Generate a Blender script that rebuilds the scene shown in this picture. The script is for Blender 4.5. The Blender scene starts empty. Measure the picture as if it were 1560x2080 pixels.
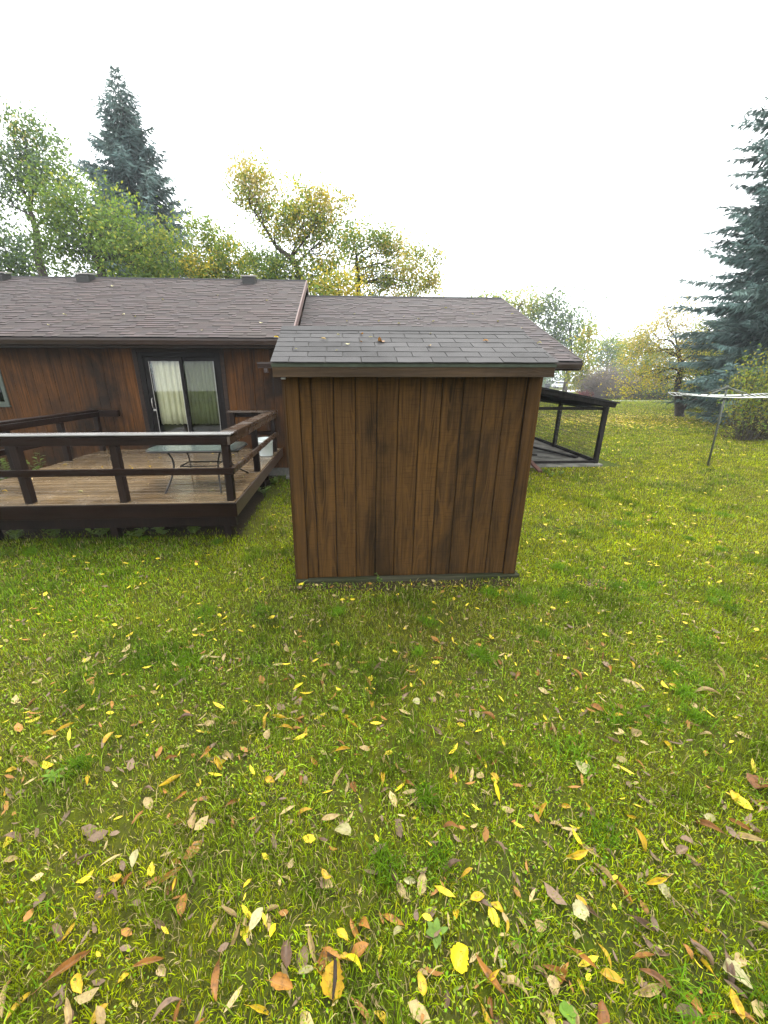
import bpy, bmesh, math, random
import numpy as np
from mathutils import Vector, Matrix, Euler

R = math.radians
random.seed(7)
rng = np.random.default_rng(11)
scene = bpy.context.scene
col = scene.collection

# ------------------------------------------------------------------ camera, sky, sun, exposure
PITCH, YAW, CAMH, FPX, PPX, PPY = 19.05, 3.1, 2.1, 780.0, 735.0, 1040.0
cam_d = bpy.data.cameras.new('camera')
cam = bpy.data.objects.new('camera', cam_d)
col.objects.link(cam)
cam.location = (0, 0, CAMH)
cam.rotation_euler = (R(90 - PITCH), 0, R(-YAW))
cam_d.sensor_fit = 'HORIZONTAL'
cam_d.sensor_width = 36.0
cam_d.lens = 36.0 * FPX / 1560.0
cam_d.shift_x = (780.0 - PPX) / 1560.0
cam_d.clip_start = 0.05
cam_d.clip_end = 2000.0
scene.camera = cam

SUN_EL, SUN_AZ = 58.0, 25.0          # soft light from high behind the house
world = bpy.data.worlds.new('World')
scene.world = world
world.use_nodes = True
wn = world.node_tree
wn.nodes.clear()
w_out = wn.nodes.new('ShaderNodeOutputWorld')
w_bg = wn.nodes.new('ShaderNodeBackground')
w_sky = wn.nodes.new('ShaderNodeTexSky')
w_sky.sky_type = 'NISHITA'
w_sky.sun_disc = False
w_sky.sun_elevation = R(SUN_EL)
w_sky.sun_rotation = R(SUN_AZ)
w_sky.air_density = 1.0
w_sky.dust_density = 6.0
w_hs = wn.nodes.new('ShaderNodeHueSaturation')
w_hs.inputs['Saturation'].default_value = 0.15
w_mix = wn.nodes.new('ShaderNodeMix')
w_mix.data_type = 'RGBA'
w_mix.inputs['Factor'].default_value = 0.8       # closed cloud deck over the sky
w_mix.inputs['B'].default_value = (11.3, 11.6, 11.8, 1)
wn.links.new(w_sky.outputs['Color'], w_hs.inputs['Color'])
wn.links.new(w_hs.outputs['Color'], w_mix.inputs['A'])
wn.links.new(w_mix.outputs['Result'], w_bg.inputs['Color'])
w_bg.inputs['Strength'].default_value = 0.11
wn.links.new(w_bg.outputs['Background'], w_out.inputs['Surface'])

sun_d = bpy.data.lights.new('sun', 'SUN')
sun_d.energy = 1.2
sun_d.angle = R(25)
sun_d.color = (1.0, 0.96, 0.88)
sun = bpy.data.objects.new('sun', sun_d)
col.objects.link(sun)
_sd = Vector((math.sin(R(SUN_AZ)) * math.cos(R(SUN_EL)), math.cos(R(SUN_AZ)) * math.cos(R(SUN_EL)), math.sin(R(SUN_EL))))
sun.rotation_euler = _sd.to_track_quat('Z', 'Y').to_euler()
sun.location = (0, 0, 40)

vs = scene.view_settings
vs.view_transform = 'Standard'
vs.look = 'None'
vs.gamma = 1.0
vs.use_curve_mapping = False
vs.exposure = 1.85
scene.render.engine = 'CYCLES'
cy = scene.cycles
cy.use_denoising = True
cy.max_bounces = 8
cy.diffuse_bounces = 3
cy.glossy_bounces = 3
cy.transmission_bounces = 6
cy.transparent_max_bounces = 12
cy.volume_bounces = 0
cy.caustics_reflective = False
cy.caustics_refractive = False

# ------------------------------------------------------------------ helpers
_th, _ps = R(PITCH), R(YAW)
_fh = Vector((math.sin(_ps), math.cos(_ps), 0)); _r = Vector((math.cos(_ps), -math.sin(_ps), 0)); _z = Vector((0, 0, 1))
_F = math.cos(_th) * _fh - math.sin(_th) * _z
_U = math.sin(_th) * _fh + math.cos(_th) * _z
def _ray(px, py): return _F + (px - PPX) / FPX * _r + (PPY - py) / FPX * _U
def ground(px, py, z=0.0):
    v = _ray(px, py); return Vector((0, 0, CAMH)) + v * ((z - CAMH) / v.z)
def at(px, py, Y):
    v = _ray(px, py); return Vector((0, 0, CAMH)) + v * (Y / v.y)

WLOC = {}
def link(o, parent=None):
    col.objects.link(o)
    WLOC[o.name] = Vector(o.location)
    if parent is not None:
        o.parent = parent
        o.matrix_parent_inverse = Matrix.Translation(-WLOC[parent.name])
    return o

def tag(o, label=None, cat=None, group=None, kind=None):
    if label: o['label'] = label
    if cat: o['category'] = cat
    if group: o['group'] = group
    if kind: o['kind'] = kind
    return o

def thing(name, loc, label, cat, group=None, local=False):
    o = bpy.data.objects.new(name, None)
    o.location = loc
    o.empty_display_size = 0.2
    col.objects.link(o)
    WLOC[o.name] = Vector((0, 0, 0)) if local else Vector(loc)
    return tag(o, label, cat, group)

class MB:
    def __init__(self): self.v = []; self.f = []; self.sm = []
    def add(self, vs, fs, smooth=False):
        b = len(self.v); self.v += [tuple(p) for p in vs]
        self.f += [tuple(i + b for i in f) for f in fs]; self.sm += [smooth] * len(fs)
        return self
    def box(self, x0, x1, y0, y1, z0, z1):
        return self.add([(x0,y0,z0),(x1,y0,z0),(x1,y1,z0),(x0,y1,z0),(x0,y0,z1),(x1,y0,z1),(x1,y1,z1),(x0,y1,z1)],
                 [(0,3,2,1),(4,5,6,7),(0,1,5,4),(1,2,6,5),(2,3,7,6),(3,0,4,7)])
    def tube(self, pts, rad, n=6, cap=True):
        pts = [Vector(p) for p in pts]
        if not hasattr(rad, '__len__'): rad = [rad] * len(pts)
        rings = []; vs = []; up = None
        for i, p in enumerate(pts):
            t = (pts[min(i+1, len(pts)-1)] - pts[max(i-1, 0)]).normalized()
            if up is None:
                up = t.cross(Vector((0, 0, 1)) if abs(t.z) < 0.95 else Vector((1, 0, 0))).normalized()
            s = (up - t * up.dot(t)).normalized(); up = s
            b = t.cross(s)
            for k in range(n):
                a = 2 * math.pi * k / n
                vs.append(p + (s * math.cos(a) + b * math.sin(a)) * rad[i])
        fs = []
        for i in range(len(pts) - 1):
            for k in range(n):
                k2 = (k + 1) % n
                fs.append((i*n+k, i*n+k2, (i+1)*n+k2, (i+1)*n+k))
        if cap:
            fs.append(tuple(range(n-1, -1, -1))); fs.append(tuple((len(pts)-1)*n + k for k in range(n)))
        return self.add(vs, fs, True)
    def prism(self, prof, axis, a0, a1):
        # prof: list of 2-D points; axis 'x' => prof is (y,z); 'y' => (x,z); 'z' => (x,y)
        n = len(prof)
        def mk(p, a):
            return (a, p[0], p[1]) if axis == 'x' else ((p[0], a, p[1]) if axis == 'y' else (p[0], p[1], a))
        vs = [mk(p, a0) for p in prof] + [mk(p, a1) for p in prof]
        fs = [tuple(range(n)), tuple(range(2*n-1, n-1, -1))]
        fs += [(i, i+n, (i+1) % n + n, (i+1) % n) for i in range(n)]
        return self.add(vs, fs)
    def mesh(self, name, mat=None, bevel=0.0, seg=1):
        me = bpy.data.meshes.new(name)
        me.from_pydata(self.v, [], self.f)
        me.polygons.foreach_set('use_smooth', self.sm)
        bm = bmesh.new(); bm.from_mesh(me)
        bmesh.ops.recalc_face_normals(bm, faces=bm.faces)
        if bevel:
            bmesh.ops.bevel(bm, geom=bm.edges[:], offset=bevel, segments=seg, affect='EDGES', profile=0.5)
        bm.to_mesh(me); bm.free()
        if mat: me.materials.append(mat)
        return me
    def build(self, name, mat, parent=None, bevel=0.0, loc=(0, 0, 0)):
        o = bpy.data.objects.new(name, self.mesh(name, mat, bevel))
        o.location = loc
        return link(o, parent)

def box(name, x0, x1, y0, y1, z0, z1, mat, parent=None, bevel=0.004):
    c = ((x0+x1)/2, (y0+y1)/2, (z0+z1)/2)
    return MB().box(x0-c[0], x1-c[0], y0-c[1], y1-c[1], z0-c[2], z1-c[2]).build(name, mat, parent, bevel, c)

def piece(name, me, loc, parent, rot=None):
    o = bpy.data.objects.new(name, me)
    o.location = loc
    if rot: o.rotation_euler = rot
    return link(o, parent)

def np_mesh(name, V, loops, totals, mat, colors=None, smooth=False):
    me = bpy.data.meshes.new(name)
    V = np.asarray(V, np.float32).reshape(-1, 3)
    loops = np.asarray(loops, np.int32).ravel(); totals = np.asarray(totals, np.int32).ravel()
    starts = np.concatenate([[0], np.cumsum(totals)[:-1]]).astype(np.int32)
    me.vertices.add(len(V)); me.vertices.foreach_set('co', V.ravel())
    me.loops.add(len(loops)); me.loops.foreach_set('vertex_index', loops)
    me.polygons.add(len(totals)); me.polygons.foreach_set('loop_start', starts)
    try: me.polygons.foreach_set('loop_total', totals)
    except Exception: pass
    if colors is not None:
        at_ = me.color_attributes.new('Col', 'FLOAT_COLOR', 'POINT')
        c = np.ones((len(V), 4), np.float32); c[:, :3] = colors
        at_.data.foreach_set('color', c.ravel())
    me.materials.append(mat)
    me.update(calc_edges=True)
    if smooth: me.polygons.foreach_set('use_smooth', np.ones(len(totals), bool))
    return me

def np_obj(name, parent, *a, **k):
    o = bpy.data.objects.new(name, np_mesh(name, *a, **k))
    return link(o, parent)

_tab = np.random.default_rng(5).random((256, 256))
def vnoise(x, y, s=1.0, o=0.0):
    x = np.asarray(x) * s + o + 1000; y = np.asarray(y) * s + o * 1.7 + 1000
    xi = np.floor(x).astype(int); yi = np.floor(y).astype(int)
    fx = x - xi; fy = y - yi
    fx = fx*fx*(3-2*fx); fy = fy*fy*(3-2*fy)
    g = lambda a, b: _tab[a % 256, b % 256]
    return (g(xi, yi)*(1-fx) + g(xi+1, yi)*fx)*(1-fy) + (g(xi, yi+1)*(1-fx) + g(xi+1, yi+1)*fx)*fy

# ------------------------------------------------------------------ materials
class NT:
    def __init__(self, name, rough=0.7, spec=0.4):
        self.m = bpy.data.materials.new(name); self.m.use_nodes = True
        self.t = self.m.node_tree; self.n = self.t.nodes
        self.b = self.n['Principled BSDF']; self.out = self.n['Material Output']
        self.b.inputs['Roughness'].default_value = rough
        self.b.inputs['Specular IOR Level'].default_value = spec
    def node(self, typ, ins=None, **props):
        nd = self.n.new(typ)
        for k, v in props.items(): setattr(nd, k, v)
        for k, v in (ins or {}).items(): self.set(nd.inputs[k], v)
        return nd
    def set(self, sock, v):
        if isinstance(v, bpy.types.NodeSocket): self.t.links.new(v, sock)
        else:
            if isinstance(v, (tuple, list)) and len(v) == 3 and sock.type == 'RGBA': v = (*v, 1)
            sock.default_value = v
    def math(self, op, a, b=0.0):
        nd = self.node('ShaderNodeMath', operation=op)
        self.set(nd.inputs[0], a); self.set(nd.inputs[1], b); return nd.outputs[0]
    def noise(self, vec, scale, detail=4, rough=0.55, dist=0.0):
        return self.node('ShaderNodeTexNoise', {'Vector': vec, 'Scale': scale, 'Detail': detail, 'Roughness': rough, 'Distortion': dist}).outputs['Fac']
    def ramp(self, fac, stops):
        nd = self.node('ShaderNodeValToRGB', {'Fac': fac})
        el = nd.color_ramp.elements
        while len(el) < len(stops): el.new(0.5)
        for e, (p, c) in zip(el, stops):
            e.position = p; e.color = (*c, 1) if hasattr(c, '__len__') else (c, c, c, 1)
        return nd.outputs['Color']
    def mix(self, f, a, b, mode='MIX'):
        nd = self.node('ShaderNodeMix', data_type='RGBA', blend_type=mode)
        self.set(nd.inputs['Factor'], f); self.set(nd.inputs['A'], a); self.set(nd.inputs['B'], b)
        return nd.outputs['Result']
    def mapping(self, vec, scale=(1,1,1), loc=(0,0,0)):
        return self.node('ShaderNodeMapping', {'Vector': vec, 'Scale': scale, 'Location': loc}).outputs['Vector']
    def bump(self, h, strength=0.3, dist=0.01):
        nd = self.node('ShaderNodeBump', {'Height': h, 'Strength': strength, 'Distance': dist})
        self.set(self.b.inputs['Normal'], nd.outputs['Normal'])
    def objvec(self):
        tc = self.node('ShaderNodeTexCoord').outputs['Object']
        rnd = self.node('ShaderNodeObjectInfo').outputs['Random']
        off = self.math('MULTIPLY', rnd, 47.0)
        c = self.node('ShaderNodeCombineXYZ', {0: off, 1: off, 2: off}).outputs[0]
        return self.node('ShaderNodeVectorMath', {0: tc, 1: c}, operation='ADD').outputs[0], rnd
    def pos(self): return self.node('ShaderNodeNewGeometry').outputs['Position']
    def color(self, c): self.set(self.b.inputs['Base Color'], c)

def plain(name, c, rough=0.6, spec=0.4, metal=0.0, var=0.25, scale=12.0, bump=0.15):
    t = NT(name, rough, spec)
    v, rnd = t.objvec()
    n = t.noise(v, scale, 5)
    f = t.ramp(n, [(0.3, 1 - var), (0.7, 1 + var)])
    t.color(t.mix(1.0, c, f, 'MULTIPLY'))
    t.b.inputs['Metallic'].default_value = metal
    if bump: t.bump(n, bump, 0.004)
    return t.m

def wood(name, dark, light, stain, axis='z', rough=0.75, spec=0.3, stain_lo=0.45, stain_hi=0.75, contour=0.35, saw=0.0, boardvar=0.25, stain_scale=1.3, streak=(1,1,1), gloss_var=0.0, bump=0.35, cs=1.0):
    t = NT(name, rough, spec)
    v, rnd = t.objvec()
    sc = {'x': (1.2, 30, 30), 'y': (30, 1.2, 30), 'z': (30, 30, 1.2)}[axis]
    sc2 = {'x': (0.55, 6, 6), 'y': (6, 0.55, 6), 'z': (6, 6, 0.55)}[axis]
    fine = t.noise(t.mapping(v, sc), 1.0, 7, 0.65)
    low = t.noise(t.mapping(v, tuple(s*cs for s in sc2)), 1.0, 2, 0.45)
    rings = t.math('SINE', t.math('MULTIPLY', low, 105.0))
    rings = t.ramp(rings, [(0.35, 0.0), (0.95, 1.0)])
    base = t.mix(t.ramp(fine, [(0.32, 0.0), (0.68, 1.0)]), dark, light)
    base = t.mix(t.math('MULTIPLY', rings, contour), base, light)
    h = t.math('ADD', fine, t.math('MULTIPLY', rings, 0.5))
    if saw:
        sm = t.noise(t.mapping(v, (5, 5, 110)), 1.0, 3, 0.6)
        base = t.mix(t.math('MULTIPLY', t.ramp(sm, [(0.52, 0.0), (0.7, 1.0)]), saw), base, dark)
        h = t.math('ADD', h, t.math('MULTIPLY', sm, 0.6))
    p = t.pos()
    st = t.noise(t.mapping(p, streak), stain_scale, 6, 0.62, 0.4)
    base = t.mix(t.ramp(st, [(stain_lo, 0.0), (stain_hi, 0.9)]), base, stain)
    bv = t.ramp(rnd, [(0.0, 1 - boardvar), (1.0, 1 + boardvar)])
    t.color(t.mix(1.0, base, bv, 'MULTIPLY'))
    if gloss_var:
        w = t.noise(p, 3.0, 4)
        t.set(t.b.inputs['Roughness'], t.node('ShaderNodeMapRange', {0: w, 1: 0.35, 2: 0.65, 3: max(rough - gloss_var, 0.05), 4: rough}).outputs[0])
    t.bump(h, bump, 0.004)
    return t.m

m_shed = wood('shed_siding_wood', (0.0140, 0.0070, 0.0017), (0.066, 0.0315, 0.0066), (0.0065, 0.0043, 0.0016), 'z', 0.85, 0.12, 0.47, 0.70, 0.62, 0.5, 0.10, 1.5, (1.2, 1, 0.55), cs=0.8)
m_shed_trim = wood('shed_trim_wood', (0.0150, 0.0074, 0.0020), (0.056, 0.0268, 0.0060), (0.0075, 0.005, 0.002), 'z', 0.85, 0.12, 0.55, 0.8, 0.15, 0.2, 0.15)
m_fascia = wood('shed_fascia_wood', (0.022, 0.0135, 0.007), (0.056, 0.035, 0.0185), (0.011, 0.0075, 0.0045), 'x', 0.85, 0.15, 0.5, 0.8, 0.12, 0.0, 0.1)
m_house = wood('house_siding_wood', (0.017, 0.0068, 0.0018), (0.090, 0.034, 0.0062), (0.0055, 0.0034, 0.0018), 'z', 0.8, 0.15, 0.42, 0.62, 0.10, 0.0, 0.10, 1.0, (1.1, 1, 0.75))
m_trim = wood('dark_brown_trim', (0.010, 0.006, 0.004), (0.024, 0.014, 0.009), (0.007, 0.005, 0.004), 'x', 0.6, 0.12, 0.5, 0.8, 0.1)
m_deck = wood('wet_deck_boards', (0.060, 0.038, 0.018), (0.165, 0.116, 0.062), (0.030, 0.019, 0.009), 'x', 0.30, 0.5, 0.45, 0.72, 0.15, 0.0, 0.18, 1.1, (0.6, 1.6, 1), 0.22, 0.25)
m_rail = wood('dark_rail_wood', (0.0042, 0.0019, 0.0011), (0.0130, 0.0060, 0.0033), (0.003, 0.0017, 0.0011), 'x', 0.5, 0.07, 0.5, 0.8, 0.1, 0.0, 0.15, 1.3, (1,1,1), 0.2)
m_railcap = wood('weathered_rail_cap', (0.022, 0.0135, 0.008), (0.054, 0.034, 0.021), (0.013, 0.008, 0.005), 'x', 0.40, 0.5, 0.5, 0.8, 0.15, 0.0, 0.15, 1.3, (1,1,1), 0.22)
m_railcap_y = wood('weathered_rail_cap_long', (0.022, 0.0135, 0.008), (0.054, 0.034, 0.021), (0.013, 0.008, 0.005), 'y', 0.40, 0.5, 0.5, 0.8, 0.15, 0.0, 0.15, 1.3, (1,1,1), 0.22)
m_post = wood('dark_post_wood', (0.0042, 0.0019, 0.0011), (0.0125, 0.0056, 0.0031), (0.003, 0.0017, 0.0011), 'z', 0.55, 0.12, 0.5, 0.8, 0.1)
m_pen = wood('black_weathered_wood', (0.006, 0.005, 0.0045), (0.018, 0.015, 0.013), (0.007, 0.006, 0.005), 'z', 0.85, 0.08, 0.5, 0.8, 0.1)
m_greywood = wood('grey_weathered_wood', (0.035, 0.033, 0.024), (0.095, 0.090, 0.070), (0.022, 0.023, 0.015), 'x', 0.85, 0.2, 0.45, 0.75, 0.1)
m_red = wood('red_brown_scrap_wood', (0.040, 0.017, 0.012), (0.105, 0.046, 0.032), (0.03, 0.018, 0.012), 'x', 0.7, 0.3)
m_gutter = plain('brown_gutter_metal', (0.026, 0.016, 0.013), 0.4, 0.3, 0.0, 0.2, 4.0, 0.05)
m_drip = plain('green_drip_edge', (0.034, 0.042, 0.028), 0.7, 0.2)
m_dark = plain('dark_interior', (0.012, 0.011, 0.010), 0.9, 0.1)
m_frame = plain('dark_door_frame', (0.006, 0.0048, 0.0044), 0.5, 0.08, 0, 0.15)
m_alu = plain('dull_aluminium', (0.30, 0.29, 0.27), 0.4, 0.5, 0.6, 0.1)
m_winframe = plain('grey_green_window_frame', (0.040, 0.050, 0.038), 0.55, 0.4)
m_concrete = plain('old_concrete', (0.14, 0.135, 0.115), 0.9, 0.1, 0, 0.65, 2.5, 0.5)
m_block = plain('foundation_block', (0.11, 0.105, 0.09), 0.9, 0.2, 0, 0.3, 14.0, 0.4)
m_bucket = plain('white_bucket_plastic', (0.55, 0.60, 0.58), 0.4, 0.5, 0, 0.08, 3.0, 0.0)
m_steel = plain('bronze_table_steel', (0.020, 0.018, 0.016), 0.35, 0.3, 0.1, 0.1)
m_pole = plain('green_grey_pole', (0.060, 0.068, 0.052), 0.5, 0.5, 0.2, 0.2)
m_line = plain('pale_clothes_line', (0.42, 0.43, 0.40), 0.6, 0.3, 0, 0.1, 5, 0)
m_wire = plain('dull_fence_wire', (0.030, 0.032, 0.022), 0.6, 0.4, 0.3, 0.1, 5, 0)
m_soffit = plain('soffit_brown', (0.022, 0.014, 0.010), 0.8, 0.2)
m_vent = plain('vent_metal', (0.012, 0.011, 0.010), 0.5, 0.4, 0.2, 0.15)
m_ventlid = plain('vent_lid_metal', (0.24, 0.22, 0.20), 0.45, 0.5, 0.2, 0.15)
m_roofing = plain('roll_roofing', (0.018, 0.018, 0.018), 0.9, 0.08, 0, 0.3, 20, 0.3)

def attr_mat(name, rough=0.8, spec=0.2, trans=0.0, grain=0.0, gscale=60.0, var=0.0):
    t = NT(name, rough, spec)
    c = t.node('ShaderNodeAttribute', attribute_name='Col').outputs['Color']
    if grain:
        n = t.noise(t.pos(), gscale, 4, 0.7)
        c = t.mix(1.0, c, t.ramp(n, [(0.3, 1 - grain), (0.7, 1 + grain)]), 'MULTIPLY')
        t.bump(n, 0.3, 0.004)
    t.color(c)
    if trans:
        tr = t.node('ShaderNodeBsdfTranslucent', {'Color': c})
        mx = t.node('ShaderNodeMixShader', {0: trans, 1: t.b.outputs[0], 2: tr.outputs[0]})
        t.t.links.new(mx.outputs[0], t.out.inputs['Surface'])
    return t.m
m_leafc = attr_mat('tree_leaves', 0.6, 0.25, 0.45)
m_needle = attr_mat('spruce_needles', 0.7, 0.2, 0.1)
m_grass = attr_mat('grass_blades', 0.6, 0.03, 0.34)
m_litter = attr_mat('fallen_leaf_litter', 0.6, 0.3, 0.15, 0.25, 90)
m_shingle = attr_mat('roof_shingles', 0.8, 0.14, 0, 0.22, 55.0)

def shingle_one(name, c):
    t = NT(name, 0.8, 0.16)
    v, rnd = t.objvec()
    g = t.noise(v, 260.0, 3, 0.8)
    b = t.noise(t.pos(), 2.2, 5, 0.6)
    cc = t.mix(1.0, c, t.ramp(g, [(0.3, 0.65), (0.7, 1.35)]), 'MULTIPLY')
    cc = t.mix(1.0, cc, t.ramp(b, [(0.3, 0.78), (0.7, 1.2)]), 'MULTIPLY')
    cc = t.mix(1.0, cc, t.ramp(rnd, [(0, 0.82), (1, 1.18)]), 'MULTIPLY')
    t.color(cc); t.bump(g, 0.4, 0.003)
    return t.m
m_shedshingle = shingle_one('charcoal_shingle', (0.040, 0.0385, 0.0385))

def bark(name, a, b):
    t = NT(name, 0.9, 0.1)
    n = t.noise(t.mapping(t.pos(), (6, 6, 1.2)), 1.5, 6, 0.7)
    t.color(t.ramp(n, [(0.3, a), (0.7, b)])); t.bump(n, 0.8, 0.03)
    return t.m
m_bark = bark('dark_bark', (0.022, 0.018, 0.014), (0.065, 0.054, 0.043))

def glass(name, tint=(0.85, 0.9, 0.88), refl=1.0):
    t = NT(name)
    t.n.remove(t.b)
    tr = t.node('ShaderNodeBsdfTransparent', {'Color': tint})
    gl = t.node('ShaderNodeBsdfGlossy', {'Color': (1, 1, 1), 'Roughness': 0.02})
    fr = t.node('ShaderNodeFresnel', {'IOR': 1.5})
    mx = t.node('ShaderNodeMixShader', {0: t.math('MULTIPLY', fr.outputs[0], refl), 1: tr.outputs[0], 2: gl.outputs[0]})
    t.t.links.new(mx.outputs[0], t.out.inputs['Surface'])
    return t.m
m_glass = glass('door_glass', (0.95, 0.97, 0.95), 0.8)
m_winglass = glass('dark_window_glass', (0.30, 0.38, 0.36), 0.3)
m_screen = glass('insect_screen_glass', (0.62, 0.66, 0.60), 0.6)
def tableglass():
    t = NT('frosted_table_glass', 0.18, 0.5)
    v, _ = t.objvec()
    t.color(t.ramp(t.noise(v, 9.0, 4), [(0.3, (0.035, 0.048, 0.042)), (0.7, (0.065, 0.085, 0.075))]))
    return t.m
m_tglass = tableglass()
def cloth():
    t = NT('curtain_cloth', 0.9, 0.1)
    v, _ = t.objvec()
    n = t.noise(t.mapping(v, (60, 60, 4)), 1.0, 5)
    c = t.ramp(n, [(0.3, (0.52, 0.49, 0.33)), (0.7, (0.66, 0.63, 0.46))])
    t.color(c)
    return t.m
m_cloth = cloth()

# ------------------------------------------------------------------ setting: ground, lane, road
def lawn_mat():
    t = NT('lawn_soil_and_thatch', 0.95, 0.03)
    p = t.pos()
    a = t.noise(p, 0.35, 5, 0.6, 0.6)
    b = t.noise(p, 9.0, 6, 0.7)
    c = t.noise(p, 60.0, 4, 0.7)
    g = t.ramp(a, [(0.3, (0.036, 0.060, 0.004)), (0.5, (0.056, 0.066, 0.005)), (0.72, (0.078, 0.072, 0.008))])
    g = t.mix(t.ramp(b, [(0.38, 0.0), (0.62, 0.75)]), g, (0.026, 0.024, 0.010))
    g = t.mix(t.ramp(c, [(0.55, 0.0), (0.75, 0.5)]), g, (0.085, 0.070, 0.026))
    t.color(g); t.bump(c, 0.6, 0.02)
    return t.m
m_lawn = lawn_mat()
S = 380
tag(MB().add([(-S, -60, 0), (S, -60, 0), (S, 2*S, 0), (-S, 2*S, 0)], [(0, 1, 2, 3)]).build('lawn_ground', m_lawn), kind='structure')

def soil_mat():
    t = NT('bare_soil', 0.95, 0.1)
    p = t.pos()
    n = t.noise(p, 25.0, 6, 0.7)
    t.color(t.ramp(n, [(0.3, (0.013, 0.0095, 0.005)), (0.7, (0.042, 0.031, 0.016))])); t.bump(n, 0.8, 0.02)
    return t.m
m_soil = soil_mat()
def blob_sheet(name, cx, cy, rx, ry, z, mat, n=28, jit=0.25, seed=0):
    r = random.Random(seed)
    vs = [(cx, cy, z + 0.004)]
    for k in range(n):
        a = 2*math.pi*k/n; q = 1 + r.uniform(-jit, jit)
        vs.append((cx + rx*q*math.cos(a), cy + ry*q*math.sin(a), z))
    return tag(MB().add(vs, [(0, 1+k, 1+(k+1) % n) for k in range(n)]).build(name, mat), kind='structure')
blob_sheet('bare_soil_strip', 0.75, 3.64, 1.30, 0.11, 0.004, m_soil, 40, 0.3, 3)
_p = ground(1210, 1186)
blob_sheet('bare_soil_spot', _p.x, _p.y, 0.13, 0.10, 0.004, m_soil, 18, 0.4, 4)
m_gravel = plain('pale_gravel', (0.42, 0.41, 0.39), 0.9, 0.2, 0, 0.25, 30.0, 0.4)
def strip(name, pts, w, z, mat):
    vs = []; fs = []
    for i, (x, y) in enumerate(pts):
        vs += [(x, y - w/2, z), (x, y + w/2, z)]
        if i: fs.append((2*i-2, 2*i, 2*i+1, 2*i-1))
    return tag(MB().add(vs, fs).build(name, mat), kind='structure')
strip('gravel_lane', [(8, 42.4), (20, 41.2), (32, 39.6), (40, 38.4), (60, 37.5), (90, 36)], 0.75, 0.004, m_gravel)
strip('gravel_road', [(10, 74), (30, 73), (42, 74), (52, 80), (64, 95), (90, 120)], 9.0, 0.004, m_gravel)

# ------------------------------------------------------------------ house with lower wing
YW, YB, YR = 8.75, 17.5, 13.1                    # front wall, back wall, ridge
house = thing('house', (-3.0, YW, 0), 'low brown wooden house with dark shingled gable roofs and lower wing', 'house')
HX0, HXC, HX1 = -13.0, -1.19, 4.10               # left end, junction, right end of the lower wing
PIT = 0.4167
EY = 8.28                                        # eave line
ZE_H, ZE_G = 2.87, 2.46                          # roof surface height at the eaves
def roofz(ze, y): return ze + PIT * (min(y, 2*YR - y) - EY)
DX0, DX1, DZ0, DZ1 = -4.08, -2.54, 0.69, 2.57    # door opening
WX0, WX1, WZ0, WZ1 = -8.05, -6.98, 1.66, 2.52    # window opening
# wall cores (closed box, openings left free)
def wallcore(x0, x1, y0, y1, z0, z1): return box('wall', x0, x1, y0, y1, z0, z1, m_dark, house, 0)
zt = 2.72
for a, b, c, d in [(HX0, WX0, 0.2, zt), (WX0, WX1, 0.2, WZ0), (WX0, WX1, WZ1, zt), (WX1, DX0, 0.2, zt), (DX0, DX1, 0.2, DZ0), (DX0, DX1, DZ1, zt), (DX1, HXC, 0.2, zt)]:
    wallcore(a, b, YW, YW + 0.1, c, d)
wallcore(HXC, HX1, YW, YW + 0.1, 0.2, 2.33)
wallcore(HX0, HX1, YB - 0.1, YB, 0.0, 2.33)
wallcore(HX0, HX1, YW + 0.1, YB - 0.1, 0.30, 0.40)
wallcore(HX0, HXC, YW + 0.02, YB, zt + 0.003, zt + 0.08)
for xx, ze, z0 in ((HX0, ZE_H, 0.0), (HXC - 0.1, ZE_H, 0.4), (HX1 - 0.1, ZE_G, 0.0)):   # gable ends
    prof = [(YW + 0.1, z0), (YB - 0.1, z0), (YB - 0.1, roofz(ze, YB) - 0.16), (YR, roofz(ze, YR) - 0.16), (YW + 0.1, roofz(ze, YW) - 0.16)]
    MB().prism(prof, 'x', xx, xx + 0.1).build('gable_wall', m_house, house)
box('foundation', HX0, HX1 - 0.02, YW + 0.01, YW + 0.25, 0.0, 0.195, m_block, house, 0)
# siding boards, split at the openings
edges = sorted(set([round(HX0 + 0.2032*k, 4) for k in range(200) if HX0 + 0.2032*k < HX1] + [HX1, HXC, DX0, DX1, WX0, WX1]))
edges = [e for i, e in enumerate(edges) if i == 0 or e - edges[i-1] > 0.02]
mcache = {}
def board(x0, x1, z0, z1):
    key = (round(x1-x0, 3), round(z1-z0, 3))
    if key not in mcache:
        hx, hz = (x1-x0)/2 - 0.0014, (z1-z0)/2
        mcache[key] = MB().box(-hx, hx, -0.008, 0.008, -hz, hz).mesh('siding_board', m_house, 0.003)
    piece('siding_board', mcache[key], ((x0+x1)/2, YW - 0.009, (z0+z1)/2), house)
for a, b in zip(edges[:-1], edges[1:]):
    mid = (a+b)/2; top = 2.70 if mid < HXC else 2.32
    if DX0 < mid < DX1: spans = [(DZ1, top)]
    elif WX0 < mid < WX1: spans = [(0.19, WZ0), (WZ1, top)]
    else: spans = [(0.19, top)]
    if mid < -9.5: continue
    for s in spans: board(a, b, *s)
box('corner_board', HXC - 0.05, HXC + 0.05, YW - 0.036, YW - 0.018, 0.19, 2.32, m_shed_trim, house, 0.003)
box('corner_board', HX1 - 0.09, HX1 + 0.012, YW - 0.036, YW - 0.018, 0.19, 2.32, m_trim, house, 0.003)
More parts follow.
